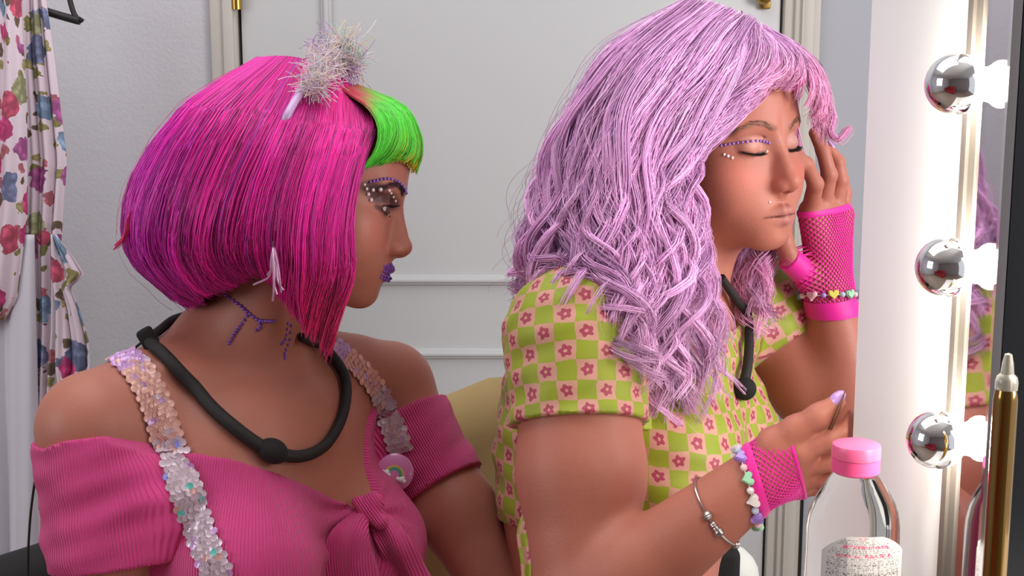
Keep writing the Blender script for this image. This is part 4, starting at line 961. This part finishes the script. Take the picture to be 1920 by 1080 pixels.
cb = np.concatenate([P[:1] + np.array([[-.003, .004, .002]]), VA([(240, 662, 1.425), (196, 690, 1.43), (140, 722, 1.44), (100, 776, 1.45), (76, 850, 1.46), (60, 940, 1.47), (53, 1030, 1.47), (52, 1110, 1.47)])])
BM().tube(toW(spline(cb, 50)), .0014, 8).build('cable', M_mic, mic1)
mic2p = hit(dress2, [(1338, 520), (1362, 560), (1382, 600), (1389, 640), (1386, 682), (1381, 722)]); mic2p = snap(dress2, mic2p, .009)
mic2 = empty('neck_microphone', toW(mic2p[-1]), 'black cord microphone with round end on the green tee', 'microphone')
BM().tube(toW(spline(mic2p, 40)), np.interp(np.arange(40), [0, 20, 39], [.0045, .005, .0058]), 12).build('cord', M_mic, mic2)
BM().ball(toW(mic2p[-1] + np.array([0, -.003, -.006])), (.0125, .0115, .0125), 24, 16).build('mic_head', M_micd, mic2)

# ------------------------------------------------------------------ headband with tinsel, earrings
M_hband = mat('headband_satin', lin(206, 172, 216), .35, Coat_Weight=.3); M_tin = bpy.data.materials.new('tinsel'); M_tin.use_nodes = True
def _tin():
    nt = M_tin.node_tree; N = nt.nodes; L = nt.links; N.remove(N['Principled BSDF']); a = N.new('ShaderNodeAttribute'); a.attribute_name = 'Col'
    d = N.new('ShaderNodeBsdfDiffuse'); t = N.new('ShaderNodeBsdfTranslucent'); g = N.new('ShaderNodeBsdfGlossy'); g.inputs['Roughness'].default_value = .2; m1 = N.new('ShaderNodeMixShader'); m2 = N.new('ShaderNodeMixShader'); m1.inputs[0].default_value = .5; m2.inputs[0].default_value = .15
    for x in (d, t, g): L.new(a.outputs['Color'], x.inputs['Color'])
    L.new(d.outputs[0], m1.inputs[1]); L.new(t.outputs[0], m1.inputs[2]); L.new(m1.outputs[0], m2.inputs[1]); L.new(g.outputs[0], m2.inputs[2]); L.new(m2.outputs[0], N['Material Output'].inputs['Surface'])
_tin()
near_b = [(512, 300, 1.372), (526, 250, 1.360), (538, 218, 1.346), (560, 178, 1.366), (586, 142, 1.398), (600, 118, 1.425)]
hb = VA(near_b + [(606, 108, 1.45)] + [(a, b, 2.90 - d) for a, b, d in near_b[::-1]])
head = empty('headband', toW(V(606, 108, 1.45)), 'lilac headband with a fluffy iridescent tinsel tuft', 'headband')
BM().tube(toW(spline(hb, 60)), .0042, 10).build('band', M_hband, head)
T_ = []; C_ = []
for (cx, cy, d, r, n, bl) in ((590, 158, 1.372, .024, 190, 0), (600, 130, 1.395, .022, 170, 0), (622, 112, 1.42, .024, 200, 0), (646, 92, 1.44, .028, 260, 1), (652, 124, 1.45, .026, 200, 2), (612, 104, 1.43, .018, 90, 2), (606, 82, 1.46, .010, 60, 3)):
    c0 = V(cx, cy, d); a = c0 + r_.normal(0, .006, (n, 3)); u = r_.normal(size=(n, 3)); u /= np.linalg.norm(u, axis=1, keepdims=True); L = r * .9 * r_.uniform(.35, 1.15, n)
    k = np.linspace(0, 1, 5)[None, :, None]; T_.append(a[:, None] + u[:, None] * L[:, None, None] * k + np.cross(u, r_.normal(size=(n, 3)))[:, None] * .007 * k ** 2)
    pal = np.array([lin(250, 240, 248), lin(250, 236, 214), lin(206, 242, 230), lin(232, 198, 238), lin(254, 246, 250)]); w = [[.5, .2, .05, .05, .2], [.25, .3, .25, .05, .15], [.4, .05, .05, .4, .1], [.0, .0, .0, 1, 0]][bl]
    C_.append(pal[r_.choice(5, n, p=w)])
strands('tinsel', np.concatenate(T_), .00042, np.concatenate(C_), M_tin, head, sides=3, kind='stuff')
M_ear = mat('earring_metal', lin(220, 176, 206), .3, .5)
for sg in (1, -1):
    lobe = hl(H1O, H1M, H1S, (sg * .079, -.010, -.046)); bx_ = V(513, 456, 1.330) if sg > 0 else V(600, 455, 1.535)
    er = empty('earring', toW(bx_), ('pale pink fringe earring hanging beside the neck' if sg > 0 else 'pale pink fringe earring on the far ear behind the hair'), 'earring')
    BM().ball(toW(bx_), .0035, 14, 10).build('stud', M_ear, er)
    for k, (dx, dy, bend) in enumerate(((-8, 78, -30), (2, 96, 4), (8, 88, 10), (-4, 60, -8), (12, 92, 2), (0, 108, -2))):
        d = bx_[1]; p0 = bx_; px0, py0 = px_of(bx_[None]); px0 = px0[0]; py0 = py0[0]
        pts = VA([(px0, py0, d), (px0 + dx * .6, py0 + dy * .4, d - .002 * k), (px0 + dx, py0 + dy * .8, d - .002 * k), (px0 + dx + bend, py0 + dy, d - .001 * k)])
        BM().tube(toW(spline(pts, 12)), .00105, 6).build('dangle', M_ear, er)

# ------------------------------------------------------------------ bracelets, tweezers
def bead_mat(n, c): return mat('bead_' + n, lin(*c), .3, Coat_Weight=.4)
BEADS = [bead_mat('white', (240, 232, 230)), bead_mat('lilac', (170, 130, 214)), bead_mat('pink', (240, 196, 206)), bead_mat('mint', (160, 214, 176)), bead_mat('yellow', (240, 236, 110)), bead_mat('teal', (128, 156, 162)), bead_mat('pale_blue', (184, 196, 220))]
def heart_mesh():
    b = BM()
    n = 26; poly = []
    for k in range(n):
        t = 2 * math.pi * k / n; poly.append((16 * math.sin(t) ** 3 / 17, (13 * math.cos(t) - 5 * math.cos(2 * t) - 2 * math.cos(3 * t) - math.cos(4 * t) + 2) / 17))
    b.prism([(x * .8, y * .8) for x, y in poly], (0, 0, -.5), (1, 0, 0), (0, 1, 0), (0, 0, 1), 1.0); b.prism(poly, (0, 0, -.3), (1, 0, 0), (0, 1, 0), (0, 0, 1), .6)
    return b.mesh('heart')
_hm = heart_mesh(); _bm_ = BM().ball((0, 0, 0), 1, 14, 10).mesh('bead')
_bmesh = {}
def bead_ring(name, prims, a, b, s, tilt, n, order, label, rb=.0042):
    th = np.linspace(0, 2 * np.pi, n + 1)[:-1]; R = wrap(prims, a, b, s + tilt * np.cos(th - 1.0), th, rb * .9); cen = R.mean(0)
    br = empty(name, toW(cen), label, 'bracelet', 'bead bracelets over the gloves'); t, u, w = axis_frame(a, b)
    BM().tube(toW(R), .0006, 6, closed=True).build('elastic', BEADS[0], br)
    for i in range(n):
        mi, hrt = order[i % len(order)]; kk = (mi, hrt)
        if kk not in _bmesh: _bmesh[kk] = (_hm if hrt else _bm_).copy(); _bmesh[kk].materials.append(BEADS[mi])
        o = link('bead', _bmesh[kk], None, br); out = R[i] - cen; out /= np.linalg.norm(out)
        z = RV @ out; y = RV @ t; y = y - (y @ z) * z; y /= np.linalg.norm(y); x = np.cross(y, z); r_b = rb * (1.55 if hrt else (.8 if i % 2 else 1.15))
        m4 = Matrix(np.array([x, y, z]).T.tolist()).to_4x4(); o.matrix_basis = Matrix.Translation(Vector(toW(R[i]))) @ m4 @ Matrix.Diagonal((r_b, r_b, r_b, 1))
    return R
bead_ring('bead_bracelet', palm_f, ga, gb, .20, .05, 18, [(5, 1), (0, 0), (2, 1), (1, 0), (4, 1), (6, 0), (3, 1), (2, 0)], 'pastel heart bead bracelet on the raised wrist')
bead_ring('bead_bracelet', palm_n, gc, gd, -.09, .05, 20, [(0, 1), (6, 0), (1, 1), (2, 0), (3, 1), (0, 0)], 'pastel bead bracelet at the glove of the lower wrist')
M_silver = mat('silver', lin(208, 196, 192), .25, 1.0); M_silverd = mat('silver_charm', lin(190, 178, 174), .28, 1.0)
fa_, fb_ = ER2, WR2; hp = hit(sdf2, [(1345, 990)])[0]; tt_ = (fb_ - fa_) / np.linalg.norm(fb_ - fa_); s0 = float((hp - fa_) @ tt_ / np.linalg.norm(fb_ - fa_))
th = np.linspace(0, 2 * np.pi, 49)[:-1]; armn = arms2[2:4]; R = wrap(armn, fa_, fb_, s0 + .02 * np.cos(th), th, .0016)
sil = empty('charm_bracelet', toW(R.mean(0)), 'thin silver bracelet with charm beads on the lower forearm', 'bracelet'); BM().tube(toW(R), .0012, 8, closed=True).build('chain', M_silver, sil)
vis = R[np.argsort(R[:, 1])[:20]]; pxv = px_of(vis)
for (tx, ty, rr) in ((1322, 966, .0050), (1333, 981, .0034), (1341, 988, .0034), (1351, 998, .0046), (1397, 1016, .0036)):
    k = int(np.argmin((pxv[0] - tx) ** 2 + (pxv[1] - ty) ** 2)); BM().lathe([(rr * .35, -rr * .8), (rr * .8, -rr * .6), (rr, -rr * .2), (rr * .86, 0), (rr, rr * .2), (rr * .8, rr * .6), (rr * .35, rr * .8), (rr * .35, -rr * .8)], toW(vis[k]), RV @ (np.gradient(R, axis=0)[int(np.argmin(((R - vis[k]) ** 2).sum(1)))]), 16).build('charm', M_silverd, sil)
M_tw = mat('tweezer_steel', lin(150, 120, 90), .3, 1.0)
ta, tb = V(1585, 732, 1.165), V(1556, 806, 1.172)
tw = empty('tweezers', toW(tb), 'slim metal tweezers pinched between thumb and finger', 'tweezers')
for sg in (-1, 1):
    md = (ta + tb) / 2 + np.array([sg * .0014, -.001, sg * .0005]); BM().tube(toW(spline(np.stack([ta, md, tb + np.array([sg * .0010, 0, 0])]), 14)), np.interp(np.arange(14), [0, 13], [.0003, .0008]), 6).build('tweezer_arm', M_tw, tw)

# ------------------------------------------------------------------ vanity mirror with bulbs
zt = .79
F_ = toW(V(1617, 415, 1.13))[:2]; N_ = toW(V(1884, 415, .872))[:2]; e_ = (N_ - F_) / np.linalg.norm(N_ - F_); nl = np.array([e_[1], -e_[0]]); nl = nl if nl[0] < 0 else -nl; Lm = np.linalg.norm(N_ - F_)
e3 = np.array([*e_, 0]); n3 = np.array([*nl, 0]); z3 = np.array([0, 0, 1.]); F3 = np.array([*F_, 0])
def sline(px, py):                                            # where a sight line meets the mirror's face: distance along it, height
    r = RV @ np.array([(px - 960) / FPX, 1, -(py - 540) / FPX]); A = np.array([[r[0], -e_[0]], [r[1], -e_[1]]]); k = np.linalg.solve(A, F_); return k[1], CAM_Z + r[2] * k[0]
sI, _ = sline(1799, 500); sB, _ = sline(1820, 500)
M_white = mat('white_lacquer', lin(240, 240, 238), .35, noise=(3, .01)); M_mir = mat('mirror_glass', (.82, .80, .84), .03, 1.0); M_bev = mat('grey_frame', lin(104, 98, 92), .4, .3); M_chrome = mat('chrome', (.9, .9, .9), .06, 1.0); M_blk = mat('black_gloss', lin(20, 22, 26), .25)
van = empty('vanity_mirror', (*((F_ + N_) / 2), zt), 'white vanity mirror frame with round bulbs at the right', 'mirror')
zb, zz = zt, 1.62
def slab(s0, s1, d0, d1, m, name, z0=zb, z1=zz, bev=.001):
    b = BM(); o = F3 + e3 * s0 + n3 * d0; b.prism([(0, 0), (s1 - s0, 0), (s1 - s0, d1 - d0), (0, d1 - d0)], o + z3 * z0, e3, n3, z3, z1 - z0); return b.build(name, m, van, smooth=False)
slab(0, sI, -.03, 0, M_white, 'white_panel'); slab(sI, sI + (sB - sI) * .45, -.03, .004, M_bev, 'frame_strip'); slab(sI + (sB - sI) * .45, sB, -.03, .0015, M_bev, 'frame_strip')
slab(sB, Lm - .004, -.004, 0, M_mir, 'mirror_strip'); slab(Lm - .004, Lm, -.003, .003, M_chrome, 'chrome_edge'); slab(sB, Lm - .0005, -.11, -.0041, M_blk, 'side_panel'); slab(0, sB, -.05, -.03, M_blk, 'back_panel')
M_glow = bpy.data.materials.new('lit_bulb'); M_glow.use_nodes = True; _b = M_glow.node_tree.nodes['Principled BSDF']; _b.inputs['Emission Color'].default_value = (1, .93, .80, 1); _b.inputs['Emission Strength'].default_value = 210.; _b.inputs['Base Color'].default_value = (1, 1, 1, 1)
M_sock = mat('socket', lin(226, 222, 210), .4)
for i, (px, py) in enumerate(((1883, 158), (1872, 505), (1853, 832))):
    s0, z0 = sline(px, py); o = F3 + e3 * min(s0, Lm - .016) + z3 * z0; r = .0192; cz = .030
    bl = empty('light_bulb', o, ('top', 'middle', 'bottom')[i] + ' half-mirrored round bulb of the vanity mirror', 'bulb', 'vanity mirror bulbs')
    BM().lathe([(.0152, 0), (.0150, .002), (.0140, .0042), (.0125, .0058), (.0112, .0085), (.0106, .0125)], o, n3, 32).build('socket', M_sock, bl)
    a0 = math.radians(58); front = [(r * math.sin(a), cz + r * math.cos(a)) for a in np.linspace(0, math.radians(104), 22)]; rear = [(r * math.sin(a) * .999, cz + r * math.cos(a)) for a in np.linspace(math.radians(104), math.radians(150), 12)]
    BM().lathe(front, o, n3, 40).build('mirrored_cap', M_chrome, bl); BM().lathe(rear + [(.0092, .0125)], o, n3, 40).build('lit_glass', M_glow, bl)

# ------------------------------------------------------------------ bottles on the table
M_clear = mat('clear_plastic', (.96, .97, .97), .04, Transmission_Weight=1.0, IOR=1.18); M_cap = mat('pink_cap', lin(255, 120, 170), .3, Transmission_Weight=.25); M_capd = mat('pink_cap_ring', lin(255, 92, 152), .35)
bc = V(1603, 900, .985); bw_ = toW(bc); k_ = .985 / FPX
def bz(py): return float(toW(V(1603, py, .985))[2])
bot = empty('micellar_bottle', (bw_[0], bw_[1], zt), 'clear plastic bottle with pink cap and printed back label', 'bottle')
def oval(prof, name, m, flat=.62, n=56):
    b = BM(); b.lathe(prof, (0, 0, 0), n=n)
    for v in b.bm.verts: v.co.y *= flat if v.co.x ** 2 + v.co.y ** 2 > .0172 ** 2 else 1 - (1 - flat) * 0; v.co += Vector((bw_[0], bw_[1], 0))
    return b.build(name, m, bot)
hw = .0335
def sup(t): return hw * t
prof = [(0, zt + .001), (hw * .9, zt + .001), (hw, zt + .008), (hw, bz(1010)), (hw * .985, bz(985)), (hw * .94, bz(962)), (hw * .86, bz(942)), (hw * .74, bz(922)), (hw * .60, bz(904)), (hw * .50, bz(892)), (.0148, bz(887)), (.0148, bz(872)), (0, bz(872))]
b_ = BM(); b_.lathe(prof, (0, 0, 0), n=64)
for v in b_.bm.verts:
    rr = math.hypot(v.co.x, v.co.y); fl_ = 1 - .34 * float(smooth01(np.array(rr), .015, .026)); v.co = Vector((v.co.x + bw_[0], v.co.y * fl_ + bw_[1], v.co.z))
b_.build('bottle_body', M_clear, bot)
BM().lathe([(0, bz(826)), (.0130, bz(826)), (.0165, bz(829)), (.0172, bz(836)), (.0172, bz(853)), (0, bz(853))], (bw_[0], bw_[1], 0), n=40).build('cap_lid', M_cap, bot)
BM().lathe([(.0, bz(854)), (.0170, bz(854)), (.0170, bz(880)), (.0155, bz(884)), (0, bz(884))], (bw_[0], bw_[1], 0), n=40).build('cap_ring', M_capd, bot)
# label: curved sheet with rows of fine print
def label_mat():
    m = mat('printed_label', lin(228, 226, 226), .45); nt = m.node_tree; N = nt.nodes; L = nt.links
    at = N.new('ShaderNodeAttribute'); at.attribute_name = 'Col'; L.new(at.outputs['Color'], N['Principled BSDF'].inputs['Base Color']); return m
nu, nv = 150, 190; uu = np.linspace(-1, 1, nu); z1_, z0_ = bz(992), zt + .02; vv = np.linspace(0, 1, nv); g = []; cols = []
rl = np.random.default_rng(2)
for iv, v in enumerate(vv):
    z = z1_ + (z0_ - z1_) * v; wv = .80 * min(1.0, math.sqrt(min(1, v * 9 + .12))); th = uu * wv * 1.25
    g.append(np.stack([bw_[0] + .0338 * np.sin(th) + .004, bw_[1] - .0338 * .66 * np.cos(th) - .0006, np.full(nu, z)], 1))
    base = np.tile(lin(232, 228, 228), (nu, 1)); mm = (z1_ - z) * 1000; row = int(mm / 1.25); ph = mm / 1.25 - row; big = row in (1, 5, 6, 11, 12)
    if row >= 1 and ph < .62:
        rr_2 = np.random.default_rng(100 + row); words = np.repeat(rr_2.random(nu // 2 + 1) > .28, 2)[:nu]; fine = rl.random(nu) > (.15 if big else .42)
        ext = np.abs(uu) < (.38 if row == 1 else .62 if big else .86); on = words & fine & ext; base[on] = lin(238, 96, 140) if big else lin(120, 116, 120)
    cols.append(base)
g = np.array(g); i = np.arange(nv - 1)[:, None] * nu; j = np.arange(nu - 1)[None]; me = npmesh('label', g.reshape(-1, 3), quads=np.stack([i + j, i + j + 1, i + nu + j + 1, i + nu + j], -1).reshape(-1, 4)); setcol(me, np.array(cols).reshape(-1, 3)); link('back_label', me, label_mat(), bot)
M_gold = mat('gold_liquid', lin(146, 108, 36), .14, .85, Coat_Weight=1.0); M_noz = mat('frosted_nozzle', lin(216, 214, 200), .2, Transmission_Weight=.6)
gp = toW(V(1876, 900, .845)); z2 = lambda py: float(toW(V(1881, py, .845))[2])
gb_ = empty('gold_bottle', (gp[0], gp[1], zt), 'slim gold spray bottle beside the black mirror edge', 'bottle')
BM().lathe([(0, zt + .0), (.0068, zt), (.0074, zt + .003), (.0074, z2(742)), (.0066, z2(728)), (.0062, z2(722)), (0, z2(722))], (gp[0], gp[1], 0), n=28).build('bottle_body', M_gold, gb_)
BM().lathe([(.0066, z2(722)), (.0068, z2(708)), (.0060, z2(698)), (.0040, z2(692)), (.0034, z2(672)), (.0022, z2(655)), (0, z2(652))], (gp[0], gp[1], 0), n=24).build('nozzle', M_noz, gb_)
M_table = mat('table_top', lin(226, 222, 218), .4); M_leg = mat('table_leg', lin(120, 116, 112), .4, .6)
tb_ = empty('dressing_table', (.45, .9, 0), 'white dressing table under the mirror and bottles', 'table')
BM().box((.19, .45, zt - .03), (.95, 1.15, zt), .006).build('table_top', M_table, tb_)
for x in (.22, .91):
    for y in (.49, 1.11): BM().box((x - .02, y - .02, 0), (x + .02, y + .02, zt - .03), .004).build('table_leg', M_leg, tb_)

# ------------------------------------------------------------------ chairs
def chair(name, cx, cy, rot, w, zs, ztop, thick, m, ml, label, seat_d=.42):
    """back stands at local y=0, the seat reaches forward (+y)"""
    R = Matrix.Translation((cx, cy, 0)) @ Matrix.Rotation(rot, 4, 'Z'); ch = empty(name, (cx, cy, 0), label, 'chair')
    def put(b, nm, mm):
        bmesh.ops.transform(b.bm, matrix=R, verts=b.bm.verts); b.build(nm, mm, ch)
    put(BM().box((-w / 2, -thick / 2, zs + .02), (w / 2, thick / 2, ztop), min(thick * .49, .06), 5), 'backrest', m)
    put(BM().box((-w / 2, thick / 2 - .02, zs - .08), (w / 2, seat_d, zs), .03, 4), 'seat', m)
    for sx in (-1, 1):
        for y in (.02, seat_d - .05): put(BM().cyl((sx * (w / 2 - .04), y, 0), (sx * (w / 2 - .04), y, zs - .07), .016), 'leg', ml)
    return ch
M_tan = mat('tan_fabric', lin(172, 144, 94), .85, noise=(60, .05), bump=(500, .3)); M_blackf = mat('black_fabric', lin(24, 22, 24), .8, bump=(400, .3)); M_whitef = mat('white_quilt', lin(232, 230, 222), .8, bump=(90, .8))
p_ = toW(V(868, 736, 1.83)); chair('tan_chair', p_[0], p_[1], -2.09, .30, .44, p_[2], .11, M_tan, M_leg, 'tan upholstered chair back between the two people')
p_ = toW(V(105, 1012, 1.62)); chair('black_chair', p_[0] + .02, p_[1] + .02, math.radians(-128), .40, .42, p_[2], .10, M_blackf, M_leg, 'black chair back in the lower left corner')
p_ = toW(V(1392, 1020, 1.95)); chair('white_chair', p_[0] - .05, p_[1], 0, .15, .40, p_[2], .10, M_whitef, M_leg, 'white padded chair back behind the forearm', .30)
p_ = toW(V(1362, 1050, 1.86)); bg = empty('black_bag', (p_[0], p_[1], p_[2] - .10), 'small black pouch hanging in front of the white chair', 'bag')
BM().box((p_[0] - .03, p_[1] - .015, p_[2] - .10), (p_[0] + .018, p_[1] + .015, p_[2] + .018), .012, 4).build('pouch', M_blackf, bg); BM().tube([(p_[0] - .02, p_[1], p_[2] + .01), (p_[0] - .012, p_[1] + .03, p_[2] + .05), (p_[0] + .004, p_[1] + .03, p_[2] + .05), (p_[0] + .012, p_[1], p_[2] + .01)], .004, 8).build('handle', M_black, bg)

# ------------------------------------------------------------------ flowered garment on a hanger
def floral():
    m = mat('floral_print', lin(232, 216, 222), .85); nt = m.node_tree; N = nt.nodes; L = nt.links
    at = N.new('ShaderNodeAttribute'); at.attribute_name = 'UVc'
    nz = N.new('ShaderNodeTexNoise'); nz.inputs['Scale'].default_value = 55; nz.inputs['Detail'].default_value = 3; L.new(at.outputs['Vector'], nz.inputs['Vector'])
    wv = N.new('ShaderNodeMix'); wv.data_type = 'VECTOR'; wv.inputs['Factor'].default_value = .022; L.new(at.outputs['Vector'], wv.inputs['A']); L.new(nz.outputs['Color'], wv.inputs['B'])
    def layer(prev, scale, thr, pick, stops, shade):
        v = N.new('ShaderNodeTexVoronoi'); v.inputs['Scale'].default_value = scale; L.new(wv.outputs['Result'], v.inputs['Vector'])
        sp_ = N.new('ShaderNodeSeparateColor'); L.new(v.outputs['Color'], sp_.inputs[0])
        a = N.new('ShaderNodeMath'); a.operation = 'LESS_THAN'; a.inputs[1].default_value = thr; L.new(v.outputs['Distance'], a.inputs[0])
        b = N.new('ShaderNodeMath'); b.operation = 'GREATER_THAN'; b.inputs[1].default_value = pick; L.new(sp_.outputs[0], b.inputs[0])
        mu = N.new('ShaderNodeMath'); mu.operation = 'MULTIPLY'; L.new(a.outputs[0], mu.inputs[0]); L.new(b.outputs[0], mu.inputs[1])
        cr = N.new('ShaderNodeValToRGB'); cr.color_ramp.interpolation = 'CONSTANT'
        while len(cr.color_ramp.elements) < len(stops): cr.color_ramp.elements.new(.5)
        for k, c_ in enumerate(stops): cr.color_ramp.elements[k].position = k / len(stops); cr.color_ramp.elements[k].color = (*lin(*c_), 1)
        L.new(sp_.outputs[1], cr.inputs[0])
        v2 = N.new('ShaderNodeTexVoronoi'); v2.inputs['Scale'].default_value = scale * 3.6; L.new(wv.outputs['Result'], v2.inputs['Vector'])
        mr = N.new('ShaderNodeMapRange'); mr.inputs['From Max'].default_value = .6; mr.inputs['To Min'].default_value = 1.5; mr.inputs['To Max'].default_value = shade; L.new(v2.outputs['Distance'], mr.inputs['Value'])
        mx = N.new('ShaderNodeMix'); mx.data_type = 'RGBA'; mx.blend_type = 'MULTIPLY'; mx.inputs['Factor'].default_value = 1; L.new(cr.outputs[0], mx.inputs['A']); L.new(mr.outputs[0], mx.inputs['B'])
        o = N.new('ShaderNodeMix'); o.data_type = 'RGBA'; L.new(mu.outputs[0], o.inputs['Factor'])
        if prev is None: o.inputs['A'].default_value = (*lin(216, 198, 208), 1)
        else: L.new(prev, o.inputs['A'])
        L.new(mx.outputs['Result'], o.inputs['B']); return o.outputs['Result']
    c_ = layer(None, 42, .40, .35, [(126, 122, 70), (150, 140, 92), (104, 84, 70), (176, 100, 112)], .8)
    c_ = layer(c_, 20, .47, .34, [(206, 70, 130), (196, 84, 110), (132, 156, 184), (176, 92, 150), (120, 126, 160), (158, 158, 120)], .62)
    L.new(c_, N['Principled BSDF'].inputs['Base Color']); return m
M_floral = floral(); M_lining = mat('grey_lining', lin(206, 202, 212), .8, noise=(10, .08))
def drape(name, rows, d0, nf, amp, m, parent, ph=0., nu=70, nv=60, taper=0):
    """rows: (py, x_left, x_right); a hanging sheet with nf folds"""
    rows = np.array(rows, float); py = np.linspace(rows[0, 0], rows[-1, 0], nv); xl = np.interp(py, rows[:, 0], rows[:, 1]); xr = np.interp(py, rows[:, 0], rows[:, 2]); u = np.linspace(0, 1, nu)
    g = np.zeros((nv, nu, 3)); uvc = np.zeros((nv, nu, 3))
    for k in range(nv):
        s = k / (nv - 1); f = np.sin(2 * np.pi * nf * u + ph + .7 * np.sin(s * 3 + u * 5)) * .7 + .3 * np.sin(2 * np.pi * nf * 2.3 * u + 2 + s * 2)
        g[k] = np.stack([(xl[k] + (xr[k] - xl[k]) * (u + .022 * np.cos(2 * np.pi * nf * u + ph)) - 960) / FPX * d0, d0 + amp * f * (.6 + .4 * s), np.full(nu, -(py[k] - 540) / FPX * d0)], 1)
        uvc[k] = np.stack([u * (xr - xl).mean() * d0 / FPX * 2.1 + ph, np.full(nu, py[k] * d0 / FPX), np.zeros(nu)], 1)
    i = np.arange(nv - 1)[:, None] * nu; j = np.arange(nu - 1)[None]
    me = npmesh(name, toW(g.reshape(-1, 3)), quads=np.stack([i + j, i + j + 1, i + nu + j + 1, i + nu + j], -1).reshape(-1, 4)); setvec(me, 'UVc', uvc.reshape(-1, 3))
    o = link(name, me, m, parent); md = o.modifiers.new('thickness', 'SOLIDIFY'); md.thickness = .0012; return o
gar = empty('flowered_dress', toW(V(60, 1080, 2.10)), 'white flowered dress hanging on a black hanger at the left', 'dress')
drape('skirt_panel', [(-60, 28, 78), (100, 10, 100), (300, 14, 124), (460, 18, 112), (620, 30, 110), (860, 40, 92), (1150, 46, 100)], 2.12, 4, .014, M_floral, gar, .4)
drape('sleeve_panel', [(-60, -30, 34), (200, -60, 48), (400, -70, 50), (560, -70, 30), (600, -70, 8)], 2.085, 2, .012, M_floral, gar, 1.9)
drape('lining_panel', [(440, -80, 62), (700, -80, 66), (900, -70, 68), (1150, -60, 70)], 2.10, 2, .012, M_lining, gar, .9)
drape('ruffle', [(440, 98, 104), (480, 98, 136), (515, 98, 160), (540, 104, 132), (580, 108, 150), (640, 108, 168), (690, 108, 172), (730, 112, 140)], 2.09, 2, .010, M_floral, gar, 3.1, nu=40, nv=40)
hg = empty('clothes_hanger', toW(V(95, 20, 2.15)), 'black plastic hanger arm holding the flowered dress', 'hanger')
BM().tube(toW(spline(VA([(30, 0, 2.13), (40, 6, 2.13), (95, 24, 2.135), (140, 37, 2.14), (150, 39, 2.14)]), 24)), .0062, 10).build('hanger_bar', M_black, hg)
BM().tube(toW(spline(VA([(128, -20, 2.14), (132, 4, 2.14), (140, 28, 2.14), (150, 38, 2.14), (154, 34, 2.14)]), 20)), .0042, 10).build('hook', M_black, hg)

# ------------------------------------------------------------------ the rest of the room, seen only in the chrome bulbs
M_red = mat('red_fabric', lin(150, 30, 44), .7); M_shelf = mat('dark_shelf', lin(44, 40, 44), .5)
so = empty('red_sofa', (-1.3, -.9, 0), 'red sofa across the room, seen only reflected in the bulbs', 'sofa')
BM().box((-2.0, -1.3, .1), (-.5, -.6, .44), .05, 4).build('seat', M_red, so); BM().box((-2.0, -1.5, .1), (-.5, -1.28, .95), .06, 4).build('backrest', M_red, so)
for x in (-2.14, -.5): BM().box((x, -1.45, .1), (x + .15, -.6, .66), .05, 4).build('armrest', M_red, so)
for x in (-1.95, -.55):
    for y in (-1.4, -.7): BM().cyl((x, y, 0), (x, y, .12), .025).build('leg', M_shelf, so)
